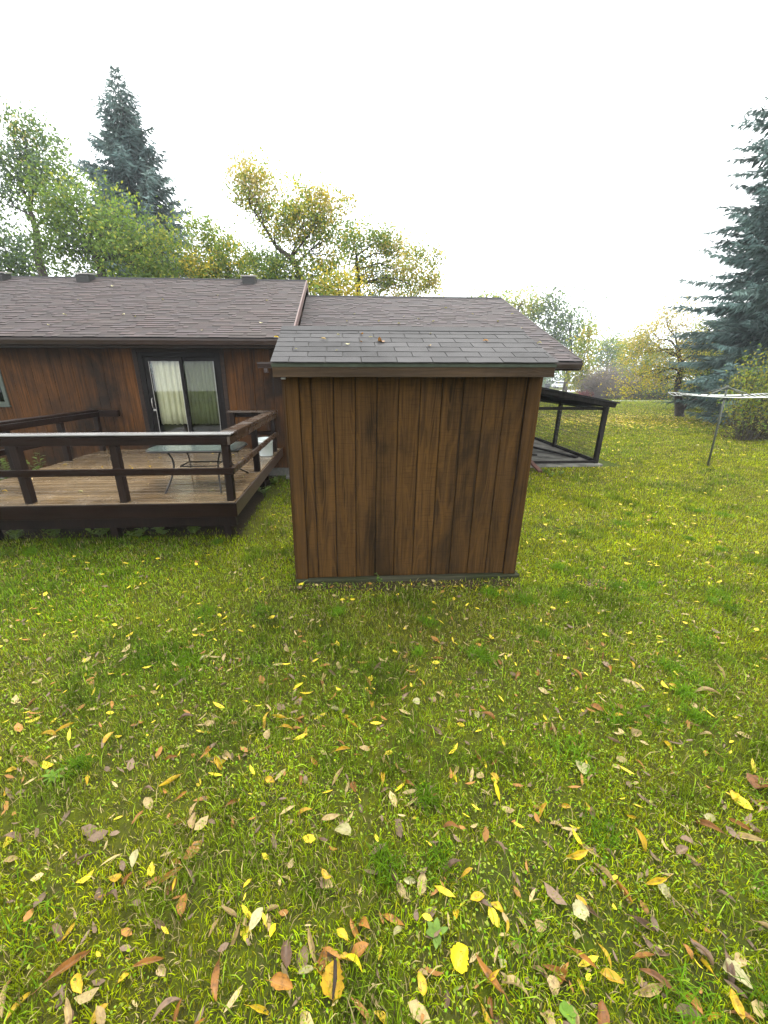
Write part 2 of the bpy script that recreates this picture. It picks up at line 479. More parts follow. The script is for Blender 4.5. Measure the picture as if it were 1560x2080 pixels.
# roofs
def roof_slab(x0, x1, ze, name='roof'):
    b = MB(); zr = roofz(ze, YR); t = 0.11
    ye2 = 2*YR - EY
    b.prism([(EY, ze), (YR, zr), (ye2, ze), (ye2, ze - t), (YR, zr - t), (EY, ze - t)], 'x', x0, x1)
    return b.build(name, m_roofing, house)
RX_H, RX_G = -0.95, 5.0
roof_h = roof_slab(-14.0, RX_H, ZE_H)
roof_g = roof_slab(RX_H + 0.003, RX_G, ZE_G)
def laminated(x0, x1, ze, parent, seed):
    r = np.random.default_rng(seed)
    V = []; L = []; T = []; C = []
    c, s = 1/math.hypot(1, PIT), PIT/math.hypot(1, PIT)
    slope_len = (YR - EY) / c
    expo = 0.143; rows = int(slope_len / expo) + 1
    for i in range(rows):
        d0 = -0.02 + i*expo; d1 = min(d0 + expo + 0.02, slope_len)
        x = x0 + r.uniform(-0.3, 0)
        while x < x1:
            w = r.choice([0.10, 0.16, 0.24, 0.33]) * r.uniform(0.8, 1.25)
            a, b = max(x, x0), min(x + w, x1)
            if b - a > 0.01:
                th = r.choice([0.006, 0.014])
                lo = d0 + r.uniform(-0.0015, 0.0015)
                def P(xx, dd, hh): return (xx, EY + dd*c - hh*s, ze + dd*s + hh*c)
                n0 = len(V)
                V += [P(a, lo, th), P(b, lo, th), P(b, d1, 0.004), P(a, d1, 0.004), P(a, lo, 0.001), P(b, lo, 0.001), P(a, lo, th), P(b, lo, th)]
                L += [n0, n0+1, n0+2, n0+3, n0+4, n0+5, n0+7, n0+6]; T += [4, 4]
                base = np.array([0.050, 0.0395, 0.0375]) if ze > 2.6 else np.array([0.047, 0.0385, 0.038])
                k = (0.78 if th < 0.01 else 1.10) * r.uniform(0.84, 1.16)
                tint = np.array([1 + r.uniform(-.05, .06), 1, 1 + r.uniform(-.05, .05)])
                C += [base*k*tint]*4 + [np.array([0.012, 0.011, 0.010])]*4
            x += w
    o = np_obj('shingles', parent, V, L, T, m_shingle, np.array(C))
    return tag(o, 'brown grey laminated shingles in thin courses', kind='stuff')
laminated(-14.0, RX_H, ZE_H, roof_h, 1)
laminated(RX_H + 0.003, RX_G, ZE_G, roof_g, 2)
for x0, x1, ze, p in ((-14.0, RX_H, ZE_H, roof_h), (RX_H + 0.003, RX_G, ZE_G, roof_g)):
    zr = roofz(ze, YR)
    MB().prism([(YR - 0.14, zr - 0.045), (YR, zr + 0.022), (YR + 0.14, zr - 0.045), (YR + 0.14, zr - 0.062), (YR, zr + 0.004), (YR - 0.14, zr - 0.062)], 'x', x0, x1).build('ridge_cap', m_roofing, p)
def rake(x, ze, parent, mat, w=0.03):
    ye2 = 2*YR - EY; zr = roofz(ze, YR); h = 0.17; d = 0.012
    MB().prism([(EY, ze + d), (YR, zr + d), (YR, zr - h), (EY, ze - h)], 'x', x, x + w).build('rake_board', mat, parent)
    MB().prism([(YR, zr + d), (ye2, ze + d), (ye2, ze - h), (YR, zr - h)], 'x', x, x + w).build('rake_board', mat, parent)
m_rake = wood('red_brown_rake', (0.070, 0.036, 0.030), (0.125, 0.066, 0.056), (0.05, 0.028, 0.022), 'y', 0.6, 0.4, 0.5, 0.8, 0.05)
rake(RX_H + 0.002, ZE_H, roof_h, m_rake)
rake(RX_G + 0.002, ZE_G, roof_g, m_trim)
# soffits, fascia, gutters
box('soffit', -13.9, HXC + 0.2, EY + 0.04, YW - 0.02, ZE_H - 0.17, ZE_H - 0.15, m_soffit, house, 0)
box('soffit', HXC + 0.21, RX_G - 0.05, EY + 0.04, YW - 0.02, ZE_G - 0.17, ZE_G - 0.15, m_soffit, house, 0)
box('eave_board', -14.0, RX_H - 0.002, EY + 0.012, EY + 0.034, ZE_H - 0.19, ZE_H - 0.02, m_trim, house, 0)
box('eave_board', RX_H + 0.04, RX_G, EY + 0.012, EY + 0.034, ZE_G - 0.19, ZE_G - 0.02, m_trim, house, 0)
def gutter(x0, x1, zt_):
    y1 = EY + 0.008; y0 = y1 - 0.12
    prof = [(y1, zt_), (y1, zt_ - 0.105), (y0 + 0.03, zt_ - 0.105), (y0 + 0.012, zt_ - 0.06), (y0, zt_ - 0.03), (y0, zt_ + 0.004), (y0 + 0.014, zt_ + 0.004),
            (y0 + 0.014, zt_ - 0.01), (y0 + 0.020, zt_ - 0.055), (y0 + 0.036, zt_ - 0.095), (y1 - 0.006, zt_ - 0.095), (y1 - 0.006, zt_)]
    b = MB()
    n = len(prof)
    vs = [(x0, *p) for p in prof] + [(x1, *p) for p in prof]
    fs = [(i, i+n, (i+1) % n + n, (i+1) % n) for i in range(n)]
    b.add(vs, fs)
    for x in (x0, x1):
        b.add([(x, y1, zt_), (x, y1, zt_ - .105), (x, y0 + .03, zt_ - .105), (x, y0, zt_ - .03), (x, y0, zt_ + .004)], [(0, 1, 2, 3, 4)])
    return b.build('gutter', m_gutter, house)
gutter(-14.0, RX_H + 0.03, ZE_H - 0.035)
gutter(-1.62, RX_G - 0.02, ZE_G - 0.04)
box('downspout', -1.50, -1.42, EY - 0.09, EY - 0.03, ZE_G - 0.24, ZE_G - 0.145, m_gutter, house, 0.01)
# roof vents near the ridge
for px in (6, 178, 508):
    x = at(px, 573, 12.75).x; y = 12.70; z = roofz(ZE_H, y) + 0.05
    v_ = MB().prism([(y - 0.17, z - 0.13), (y + 0.17, z + 0.01), (y + 0.17, z + 0.13), (y - 0.17, z + 0.075)], 'x', x - 0.17, x + 0.17).build('roof_vent', m_vent, roof_h)
    MB().prism([(y - 0.20, z + 0.078), (y + 0.20, z + 0.155), (y + 0.20, z + 0.175), (y - 0.20, z + 0.105)], 'x', x - 0.20, x + 0.20).build('vent_lid', m_ventlid, roof_h)
# sliding door
door = MB()
door.box(DX0 - 0.06, DX0 + 0.035, YW - 0.035, YW + 0.09, DZ0, DZ1 + 0.06).box(DX1 - 0.035, DX1 + 0.06, YW - 0.035, YW + 0.09, DZ0, DZ1 + 0.06)
door.box(DX0 + 0.035, DX1 - 0.035, YW - 0.035, YW + 0.09, DZ1 - 0.03, DZ1 + 0.06).box(DX0 + 0.035, DX1 - 0.035, YW - 0.045, YW + 0.09, DZ0 - 0.02, DZ0 + 0.035)
sdoor = door.build('sliding_door', m_frame, house, 0.003)
DM = (DX0 + DX1)/2
def leafframe(x0, x1, y, st0, st1):
    b = MB(); z0, z1 = DZ0 + 0.036, DZ1 - 0.031
    b.box(x0, x0 + st0, y, y + 0.032, z0, z1).box(x1 - st1, x1, y, y + 0.032, z0, z1)
    b.box(x0 + st0, x1 - st1, y, y + 0.032, z0, z0 + 0.09).box(x0 + st0, x1 - st1, y, y + 0.032, z1 - 0.08, z1)
    return b.build('door_panel', m_frame, sdoor, 0.002)
leafframe(DX0 + 0.036, DM + 0.045, YW - 0.005, 0.10, 0.07)
leafframe(DM - 0.03, DX1 - 0.036, YW + 0.032, 0.07, 0.06)
box('pane', DX0 + 0.13, DM - 0.02, YW + 0.010, YW + 0.016, DZ0 + 0.11, DZ1 - 0.10, m_glass, sdoor, 0)
box('pane', DM + 0.046, DX1 - 0.09, YW + 0.047, YW + 0.053, DZ0 + 0.11, DZ1 - 0.10, m_screen, sdoor, 0)
hb = MB(); hx = DX0 + 0.085
hb.tube([(hx, YW - 0.006, 1.52), (hx, YW - 0.045, 1.53), (hx, YW - 0.05, 1.62), (hx, YW - 0.045, 1.71), (hx, YW - 0.006, 1.72)], 0.010, 6)
hb.box(hx - 0.012, hx + 0.045, YW - 0.014, YW - 0.0055, 1.46, 1.50)
hb.build('handle', m_alu, sdoor)
for x0, x1 in ((DX0 + 0.132, DX0 + 0.140), (DM - 0.028, DM - 0.021), (DX1 - 0.098, DX1 - 0.090)):
    box('glazing_strip', x0, x1, YW - 0.012, YW - 0.0055, DZ0 + 0.12, DZ1 - 0.11, m_alu, sdoor, 0)
for x0, x1 in ((DX0 - 0.15, DX0 - 0.063), (DX1 + 0.063, DX1 + 0.15)):
    box('door_casing', x0, x1, YW - 0.040, YW - 0.0175, DZ0 - 0.02, DZ1 + 0.15, m_trim, house, 0.003)
box('door_casing', DX0 - 0.062, DX1 + 0.062, YW - 0.040, YW - 0.0175, DZ1 + 0.062, DZ1 + 0.15, m_trim, house, 0.003)
def curtain(x0, x1, y, z0, z1, label, folds, seed):
    r = random.Random(seed); nx, nz = 90, 6
    vs = []
    for j in range(nz):
        t = j/(nz-1)
        for i in range(nx):
            u = i/(nx-1)
            ph = u*folds*2*math.pi + 1.3*math.sin(u*5 + seed)
            vs.append((x0 + (x1-x0)*u, y + (0.034*math.sin(ph) + 0.012*math.sin(2.3*ph + seed))*(0.8 + 0.3*t), z0 + (z1-z0)*t + (0.008*math.sin(ph*1.3) if j == 0 else 0)))
    fs = [(j*nx+i, j*nx+i+1, (j+1)*nx+i+1, (j+1)*nx+i) for j in range(nz-1) for i in range(nx-1)]
    o = MB().add(vs, fs, True).build('curtain', m_cloth)
    sm = o.modifiers.new('thickness', 'SOLIDIFY'); sm.thickness = 0.003
    return tag(o, label, 'curtain')
curtain(DX0 + 0.11, DM - 0.005, YW + 0.17, DZ0 + 0.47, DZ1 - 0.05, 'pale curtain hanging in folds behind the left door pane beside the handle', 5.5, 1)
curtain(DM + 0.01, DX1 - 0.05, YW + 0.19, DZ0 + 0.47, DZ1 - 0.05, 'dim curtain behind the screened right half of the sliding door', 7.0, 4)
# window at the left
wf = MB()
for a, b, c, d in ((WX0 - 0.07, WX0, WZ0 - 0.07, WZ1 + 0.07), (WX1, WX1 + 0.07, WZ0 - 0.07, WZ1 + 0.07), (WX0, WX1, WZ1, WZ1 + 0.07), (WX0, WX1, WZ0 - 0.07, WZ0), ((WX0+WX1)/2 - .03, (WX0+WX1)/2 + .03, WZ0, WZ1)):
    wf.box(a, b, YW - 0.045, YW + 0.06, c, d)
wobj = wf.build('window', m_winframe, house, 0.003)
for a, b in ((WX0, (WX0+WX1)/2 - .03), ((WX0+WX1)/2 + .03, WX1)):
    box('pane', a, b, YW + 0.012, YW + 0.018, WZ0, WZ1, m_winglass, wobj, 0)
box('window_sill', WX0 - 0.09, WX1 + 0.09, YW - 0.07, YW - 0.0175, WZ0 - 0.105, WZ0 - 0.072, m_winframe, wobj, 0.003)
# paving blocks at the foot of the wall
for i, (a, b, c, d, h) in enumerate(((-1.24, -0.86, 8.36, 8.70, 0.06), (-0.84, -0.45, 8.30, 8.68, 0.055))):
    tag(box('paving_block', a, b, c, d, 0.0, h, m_block, None, 0.012), ('grey concrete block on the grass at the house corner beside the deck', 'grey concrete block at the house wall hidden behind the shed corner')[i], 'paving block', 'concrete blocks along the house wall')

# ------------------------------------------------------------------ deck
KX0, KX1, KY0, KY1, KZ = -5.12, -1.33, 4.64, YW - 0.045, 0.667
deck = thing('deck', ((KX0+KX1)/2, KY0, 0), 'raised brown timber deck with post and rail railing before the house', 'deck')
bw, gap = 0.137, 0.010
nb = int((KY1 - KY0 + 0.02)/(bw + gap))
me_plank = MB().box(-(KX1-KX0)/2 + 0.0, (KX1-KX0)/2, -bw/2, bw/2, -0.019, 0.019).mesh('deck_board', m_deck, 0.005)
for i in range(nb):
    piece('deck_board', me_plank, ((KX0+KX1)/2 + random.uniform(-0.006, 0.006), KY0 + 0.055 + i*(bw+gap), KZ - 0.019 + random.uniform(-0.0015, 0.0015)), deck)
RB = 0.475
box('rim_joist', KX0 + 0.002, KX1 - 0.002, KY0 - 0.022, KY0 + 0.016, RB, KZ - 0.041, m_rail, deck)
box('rim_joist', KX0 - 0.002, KX1 + 0.02, KY0 - 0.040, KY0 - 0.0225, RB + 0.0, KZ - 0.012, m_rail, deck)
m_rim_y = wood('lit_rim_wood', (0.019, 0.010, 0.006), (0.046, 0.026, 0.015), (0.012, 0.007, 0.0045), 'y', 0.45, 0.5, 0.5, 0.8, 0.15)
box('rim_joist', KX1 - 0.040, KX1 - 0.004, KY0 + 0.018, KY1, RB, KZ - 0.041, m_rim_y, deck)
box('rim_joist', KX1 + 0.003, KX1 + 0.021, KY0 - 0.0215, KY1, RB + 0.003, KZ - 0.012, m_rim_y, deck)
box('rim_joist', KX0 - 0.02, KX0 + 0.018, KY0 + 0.018, KY1, RB, KZ - 0.041, m_rim_y, deck)
for i in range(7):
    x = KX0 + 0.35 + i*0.55
    box('joist', x, x + 0.038, KY0 + 0.018, KY1, RB + 0.02, KZ - 0.041, m_post, deck, 0)
for x in (-4.8, -3.2, -1.65):
    for y in (5.1, 7.6):
        box('support_post', x, x + 0.10, y, y + 0.10, 0.0, RB + 0.018, m_post, deck)
box('girder', KX0 + 0.05, KX1 - 0.12, 5.02, 5.10, 0.20, RB + 0.018, m_post, deck, 0)
box('girder', KX0 + 0.05, KX1 - 0.12, 7.52, 7.60, 0.20, RB + 0.018, m_post, deck, 0)
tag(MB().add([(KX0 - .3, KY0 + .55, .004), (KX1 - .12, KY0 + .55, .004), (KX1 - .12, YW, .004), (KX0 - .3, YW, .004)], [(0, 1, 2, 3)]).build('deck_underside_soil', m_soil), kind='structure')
RZ = 1.505
ph = 0.045
posts = [(-4.95, KY0 + 0.06), (-3.80, KY0 + 0.06), (-2.68, KY0 + 0.06), (KX1 - 0.055, KY0 + 0.06), (KX1 - 0.055, 6.30), (KX1 - 0.055, 8.10), (-2.19, 8.10),
         (KX0 + 0.06, 6.15), (KX0 + 0.06, 7.35), (KX0 + 0.06, 8.45)]
me_post = MB().box(-ph, ph, -ph, ph, -(RZ - 0.04 - KZ)/2, (RZ - 0.04 - KZ)/2).mesh('railing_post', m_post, 0.005)
for x, y in posts: piece('railing_post', me_post, (x, y, (RZ - 0.04 + KZ)/2 + 0.001), deck)
# front run
yf = KY0 + 0.06
m_capsheen = wood('wet_rail_cap_sky_sheen', (0.15, 0.145, 0.14), (0.28, 0.275, 0.27), (0.09, 0.085, 0.08), 'x', 0.22, 0.5, 0.55, 0.8, 0.1, 0.0, 0.1, 1.3, (1,1,1), 0.1, 0.1)  # pale base colour paints the sky's reflection onto the wet front cap
box('rail_cap', KX0 - 0.02, KX1 + 0.045, yf - 0.085, yf + 0.075, RZ - 0.020, RZ, m_capsheen, deck)
box('cap_board', KX0 - 0.015, KX1 + 0.04, yf - 0.080, yf + 0.070, RZ - 0.038, RZ - 0.021, m_rail, deck)
box('top_rail', KX0, KX1 - 0.008, yf - ph - 0.040, yf - ph - 0.002, RZ - 0.135, RZ - 0.0395, m_rail, deck)
box('lower_rail', KX0, KX1 + 0.028, yf - ph - 0.040, yf - ph - 0.002, 1.010, 1.090, m_rail, deck)
# right run
xr = KX1 - 0.055
box('rail_cap', xr - 0.075, xr + 0.10, yf + 0.077, 8.20, RZ - 0.038, RZ + 0.002, m_railcap_y, deck)
box('top_rail', xr + ph + 0.002, xr + ph + 0.040, yf - 0.085, 8.19, RZ - 0.135, RZ - 0.0395, m_railcap_y, deck)
box('lower_rail', xr + ph + 0.002, xr + ph + 0.040, yf - 0.044, 8.19, 1.010, 1.090, m_railcap_y, deck)
# return at the back
box('rail_cap', -2.26, xr - 0.077, 8.03, 8.19, RZ - 0.038, RZ, m_railcap, deck)
box('top_rail', -2.24, xr + 0.04, 8.147, 8.185, RZ - 0.135, RZ - 0.0395, m_rail, deck)
box('lower_rail', -2.24, xr + 0.04, 8.147, 8.185, 1.010, 1.090, m_rail, deck)
# left run
xl = KX0 + 0.06
box('rail_cap', xl - 0.085, xl + 0.075, yf + 0.077, 8.55, RZ - 0.038, RZ + 0.002, m_rail, deck)
box('top_rail', xl + ph + 0.002, xl + ph + 0.040, yf + 0.05, 8.53, RZ - 0.135, RZ - 0.0395, m_rail, deck)
box('lower_rail', xl - ph - 0.040, xl - ph - 0.002, yf + 0.05, 8.53, 1.010, 1.090, m_rail, deck)
box('rail_block', xl + ph + 0.042, xl + ph + 0.42, 8.43, 8.51, RZ - 0.135, RZ - 0.01, m_rail, deck)

# ------------------------------------------------------------------ glass patio table on the deck
table = thing('patio_table', (-2.02, 5.6, KZ), 'low patio table with green tinted glass top and curved steel legs', 'table')
TZ = 1.20
ct = []
for cxx, cyy, a0 in ((-1.58, 5.83, 0), (-2.48, 5.83, 90), (-2.48, 5.41, 180), (-1.58, 5.41, 270)):
    for k in range(7):
        a = R(a0 + 15*k); ct.append((cxx + 0.17*math.cos(a), cyy + 0.17*math.sin(a)))
MB().prism(ct, 'z', TZ - 0.012, TZ).build('table_top', m_tglass, table)
ring = [(x, y, TZ - 0.02) for x, y in ct]; ring.append(ring[0])
MB().tube(ring, 0.014, 6, False).build('rim', m_steel, table)
for (tx, ty, bx, by) in ((-2.42, 5.40, -2.335, 5.02), (-1.66, 5.40, -1.60, 5.00), (-1.64, 5.86, -1.52, 6.20), (-2.34, 5.86, -2.42, 6.20)):
    sx = 1 if tx > -2 else -1
    mx_, my_ = tx - sx*0.10, (ty + 5.62)/2 + (0.05 if ty < 5.6 else -0.05)
    pts = []
    P0, P1, P2, P3 = Vector((tx, ty, TZ - 0.03)), Vector((mx_, ty*0.6 + 5.62*0.4, TZ - 0.16)), Vector((mx_, ty*0.7 + 5.62*0.3, KZ + 0.24)), Vector((bx, by, KZ + 0.002))
    for k in range(11):
        t = k/10
        pts.append(P0*(1-t)**3 + P1*3*t*(1-t)**2 + P2*3*t*t*(1-t) + P3*t**3)
    MB().tube(pts, 0.013, 6).build('leg', m_steel, table)
br = []
for a in ((-2.27, 5.47), (-1.78, 5.47), (-1.78, 5.79), (-2.27, 5.79), (-2.27, 5.47)): br.append((a[0], a[1], KZ + 0.27))
MB().tube(br, 0.010, 6, False).build('brace', m_steel, table)

# ------------------------------------------------------------------ bucket
bp = ground(541, 925, KZ)
bucket = thing('bucket', (bp.x, bp.y, KZ), 'white plastic bucket standing on the deck by the corner post', 'bucket')
def lathe(prof, n=28):
    b = MB(); vs = []; fs = []
    for r_, z_ in prof:
        for k in range(n):
            a = 2*math.pi*k/n; vs.append((r_*math.cos(a), r_*math.sin(a), z_))
    for i in range(len(prof)-1):
        for k in range(n):
            fs.append((i*n+k, i*n+(k+1) % n, (i+1)*n+(k+1) % n, (i+1)*n+k))
    return b.add(vs, fs, True)
lathe([(0.001, 0.003), (0.125, 0.003), (0.130, 0.01), (0.142, 0.27), (0.150, 0.272), (0.150, 0.295), (0.144, 0.297), (0.152, 0.33), (0.156, 0.335), (0.152, 0.345), (0.147, 0.340), (0.128, 0.02), (0.001, 0.018)]).build('body', m_bucket, bucket, 0, (bp.x, bp.y, KZ))
hp = [(bp.x + 0.155*math.cos(R(a)), bp.y - 0.03 - 0.06*math.sin(R(a)), KZ + 0.30 - 0.12*math.sin(R(a))) for a in range(0, 181, 15)]
MB().tube(hp, 0.003, 5).build('handle', m_alu, bucket)

# ------------------------------------------------------------------ shed
SX0, SX1, SY0, SY1 = -0.485, 1.885, 3.75, 5.05
shed = thing('garden_shed', (0.7, SY0, 0), 'small brown wooden shed of vertical boards with charcoal shingle roof', 'shed')
TOP = 2.20
m_base = wood('mossy_base_timber', (0.018, 0.018, 0.010), (0.060, 0.058, 0.036), (0.016, 0.022, 0.006), 'x', 0.9, 0.08, 0.42, 0.65, 0.1)
box('base_frame', SX0 - 0.03, SX1 + 0.075, SY0 - 0.045, SY1 + 0.05, 0.0, 0.048, m_base, shed, 0.006)
box('wall', SX0 + 0.02, SX1 - 0.02, SY0 + 0.022, SY1 - 0.022, 0.05, TOP, m_dark, shed, 0)
pit = 0.42
ze_s, ey_s, yr_s = 2.235, 3.50, 4.38
def sroof(y): return ze_s + pit*(min(y, 2*yr_s - y) - ey_s)
nB = 11; w0 = (SX1 - SX0 - 0.21)/(nB - 0.45)
xs = [SX0 + 0.105] + [SX0 + 0.105 + w0*0.55 + w0*k for k in range(nB)]
me_b = {}
def shed_board(cx, cy, w, z0, z1, rz=0):
    k = (round(w, 3), round(z1 - z0, 3))
    if k not in me_b:
        me_b[k] = MB().box(-w/2 + 0.004, w/2 - 0.004, -0.009, 0.009, -(z1-z0)/2, (z1-z0)/2).mesh('siding_board', m_shed, 0.004)
    return piece('siding_board', me_b[k], (cx, cy, (z0+z1)/2), shed, (0, 0, rz) if rz else None)
for a, b in zip(xs[:-1], xs[1:]):
    shed_board((a+b)/2, SY0 + 0.010, b - a, 0.052 + random.uniform(0, 0.006), TOP)
    shed_board((a+b)/2, SY1 - 0.010, b - a, 0.052, TOP)
ny = 6; wy = (SY1 - SY0 - 0.06)/ny
for k in range(ny):
    y = SY0 + 0.03 + wy*(k + 0.5)
    for x in (SX0 + 0.010, SX1 - 0.010): shed_board(x, y, wy, 0.052, min(sroof(y) - 0.09, 2.45), R(90))
# the front and back boards carry on between the corner boards
box('corner_board', SX0 - 0.012, SX0 + 0.104, SY0 - 0.018, SY0 + 0.0005, 0.05, TOP, m_shed_trim, shed, 0.004)
box('corner_board', SX1 - 0.104, SX1 + 0.012, SY0 - 0.018, SY0 + 0.0005, 0.05, TOP, m_shed_trim, shed, 0.004)
box('corner_board', SX1 - 0.215, SX1 - 0.135, SY0 - 0.007, SY0 + 0.0005, 0.052, TOP, m_shed_trim, shed, 0.003) if False else None
for x0, x1 in ((SX0 - 0.0305, SX0 - 0.0125), (SX1 + 0.0125, SX1 + 0.0305)):
    box('corner_board', x0, x1, SY0 - 0.017, SY0 + 0.085, 0.05, TOP, m_shed_trim, shed, 0.003)
    box('corner_board', x0, x1, SY1 - 0.085, SY1 + 0.002, 0.05, TOP, m_shed_trim, shed, 0.003)
# roof
RX0, RX1 = -0.585, 1.915
sr = MB().prism([(ey_s + 0.02, ze_s - 0.004), (yr_s, sroof(yr_s) - 0.004), (2*yr_s - ey_s - 0.02, ze_s - 0.004), (2*yr_s - ey_s - 0.02, ze_s - 0.024), (yr_s, sroof(yr_s) - 0.024), (ey_s + 0.02, ze_s - 0.024)], 'x', RX0 + 0.012, RX1 - 0.012).build('roof', m_greywood, shed)
box('fascia', RX0 + 0.012, RX1 - 0.012, ey_s + 0.022, ey_s + 0.044, 2.118, ze_s - 0.026, m_fascia, shed, 0.003)
box('drip_edge', RX0 + 0.006, RX1 - 0.006, ey_s + 0.014, ey_s + 0.0215, ze_s - 0.034, ze_s - 0.006, m_drip, shed, 0)
box('soffit', RX0 + 0.02, RX1 - 0.02, ey_s + 0.046, SY0 - 0.020, 2.122, 2.136, m_fascia, shed, 0)
box('fascia', RX0 + 0.012, RX1 - 0.012, 2*yr_s - ey_s - 0.044, 2*yr_s - ey_s - 0.022, 2.118, ze_s - 0.026, m_fascia, shed, 0.003)
for x in (RX0 + 0.016, RX1 - 0.036):
    for sgn in (1, -1):
        ya, yb = (ey_s + 0.046, yr_s) if sgn > 0 else (2*yr_s - ey_s - 0.046, yr_s)
        MB().prism([(ya, sroof(ya) - 0.026), (yb, sroof(yb) - 0.026), (yb, sroof(yb) - 0.13), (ya, sroof(ya) - 0.13)], 'x', x, x + 0.02).build('rake_board', m_fascia, shed)
for x in (SX0 + 0.03, SX1 - 0.05):      # gable infill
    MB().prism([(SY0 + 0.022, 2.19), (SY1 - 0.022, 2.19), (SY1 - 0.022, sroof(SY1) - 0.03), (yr_s, sroof(yr_s) - 0.03), (SY0 + 0.022, sroof(SY0) - 0.03)], 'x', x, x + 0.02).build('gable_panel', m_shed, shed)
cS, sS = 1/math.hypot(1, pit), pit/math.hypot(1, pit)
ang = math.atan(pit)
slen = (yr_s - ey_s)/cS
expo = slen/7.6
def tab_mesh(w, L_=None):
    hw = w/2 - 0.003; L_ = L_ or expo + 0.015
    b = MB()
    nn = 4
    vs = []
    for j in range(2):
        for i in range(nn):
            x = -hw + 2*hw*i/(nn-1)
            vs.append((x, 0 if j == 0 else L_, 0.0085 + (random.uniform(-0.001, 0.002) if j == 0 else -0.003)))
    top = [(i, i+1, nn+i+1, nn+i) for i in range(nn-1)]
    b0 = len(vs)
    vs += [(p[0], p[1], p[2] - 0.006) for p in vs[:2*nn]]
    fs = top + [(b0+i+1, b0+i, b0+nn+i, b0+nn+i+1) for i in range(nn-1)]
    fs += [(b0+i, b0+i+1, i+1, i) for i in range(nn-1)] + [(0, nn, b0+nn, b0), (nn-1, b0+nn-1, b0+2*nn-1, 2*nn-1)]
    return b.add(vs, fs).mesh('shingle', m_shedshingle)
tw = 0.308
full = [tab_mesh(tw) for _ in range(5)]
topm = tab_mesh(tw, slen - 7*expo)
for back in (0, 1):
    for row in range(8):
        off = (0.0 if row % 2 else 0.5*tw) + random.uniform(-0.012, 0.012)
        x = RX0 - off
        while x < RX1 - 0.02:
            a, b = max(x, RX0), min(x + tw, RX1)
            if b - a > 0.03:
                d = row*expo - 0.006
                if row == 7 and False: pass
                me = (random.choice(full) if row < 7 else topm) if (b - a) > tw - 0.001 else tab_mesh(b - a, None if row < 7 else slen - 7*expo)
                y = ey_s + d*cS; z = ze_s + d*sS
                rx = ang
                if back: y = 2*yr_s - y
                o = piece('shingle', me, ((a+b)/2, y, z), shed, (rx, 0, 0) if not back else (ang, 0, math.pi))
                o.rotation_euler.z += random.uniform(-0.006, 0.006)
            x += tw
MB().prism([(yr_s - 0.12, sroof(yr_s) - 0.036), (yr_s, sroof(yr_s) + 0.016), (yr_s + 0.12, sroof(yr_s) - 0.036), (yr_s + 0.12, sroof(yr_s) - 0.044), (yr_s, sroof(yr_s) + 0.008), (yr_s - 0.12, sroof(yr_s) - 0.044)], 'x', RX0, RX1).build('ridge_cap', m_shedshingle, shed)
lathe([(0.001, 0), (0.018, 0.0), (0.022, 0.008), (0.018, 0.016), (0.010, 0.020), (0.001, 0.021)], 12).build('bolt_head', m_alu, shed, 0, (-0.49, ey_s + 0.06, 2.100))

# ------------------------------------------------------------------ animal pen at the end of the wing
pen = thing('animal_pen', (5.9, 9.5, 0), 'open black timber pen with sloped roof and wire mesh on concrete slab', 'pen')
pR = [(6.58, 9.50), (6.86, 12.05), (7.08, 14.4)]
def pz(x): return 1.86 - 0.178*(x - 4.9)        # roof underside
MB().add([(4.12, 9.25, 0), (6.66, 9.30, 0), (7.2, 14.6, 0), (4.12, 14.6, 0), (4.12, 9.25, .05), (6.66, 9.30, .05), (7.2, 14.6, .05), (4.12, 14.6, .05)],
         [(4, 5, 6, 7), (0, 1, 5, 4), (1, 2, 6, 5), (2, 3, 7, 6), (3, 0, 4, 7)]).build('slab', m_concrete, pen)
for x, y in pR: box('post', x - 0.05, x + 0.05, y - 0.05, y + 0.05, 0.0, pz(x) - 0.10, m_pen, pen)
for x, y in ((4.62, 9.46), (4.17, 14.3)): box('post', x - 0.045, x + 0.045, y - 0.045, y + 0.045, 0.0, pz(x) - 0.10, m_pen, pen)
def beam(name, p, q, w, h, mat, parent, bevel=0.003):
    p, q = Vector(p), Vector(q); t = (q - p).normalized()
    s = t.cross(Vector((0, 0, 1))).normalized(); u = s.cross(t)
    vs = []
    for c in (p, q):
        for a, b in ((-1, -1), (1, -1), (1, 1), (-1, 1)): vs.append(c + s*a*w/2 + u*b*h/2)
    return MB().add(vs, [(0, 1, 2, 3), (7, 6, 5, 4), (0, 4, 5, 1), (1, 5, 6, 2), (2, 6, 7, 3), (3, 7, 4, 0)]).build(name, mat, parent, bevel)
beam('top_rail', (4.13, 9.5, 1.43), (6.53, 9.5, 1.42), 0.04, 0.075, m_pen, pen)
for (a, b) in zip(pR[:-1], pR[1:]):
    beam('top_rail', (a[0] + .005, a[1] + .052, 1.40), (b[0] - .005, b[1] - .052, 1.40), 0.04, 0.075, m_pen, pen)
    beam('base_rail', (a[0] + .005, a[1] + .052, 0.10), (b[0] - .005, b[1] - .052, 0.10), 0.045, 0.085, m_pen, pen)
beam('base_rail', (4.13, 9.5, 0.085), (6.53, 9.5, 0.085), 0.04, 0.06, m_pen, pen)
beam('roof_beam', (4.13, 9.24, pz(4.13) - 0.05), (6.63, 9.24, pz(6.63) - 0.05), 0.04, 0.105, m_pen, pen)
beam('roof_beam', (4.13, 12.0, pz(4.13) - 0.05), (7.15, 12.0, pz(7.15) - 0.05), 0.04, 0.10, m_pen, pen)
beam('roof_beam', (4.13, 14.5, pz(4.13) - 0.05), (7.36, 14.5, pz(7.36) - 0.05), 0.04, 0.10, m_pen, pen)
beam('eave_beam', (6.58, 9.27, pz(6.6) - 0.05), (7.08, 14.47, pz(7.1) - 0.05), 0.04, 0.10, m_pen, pen)
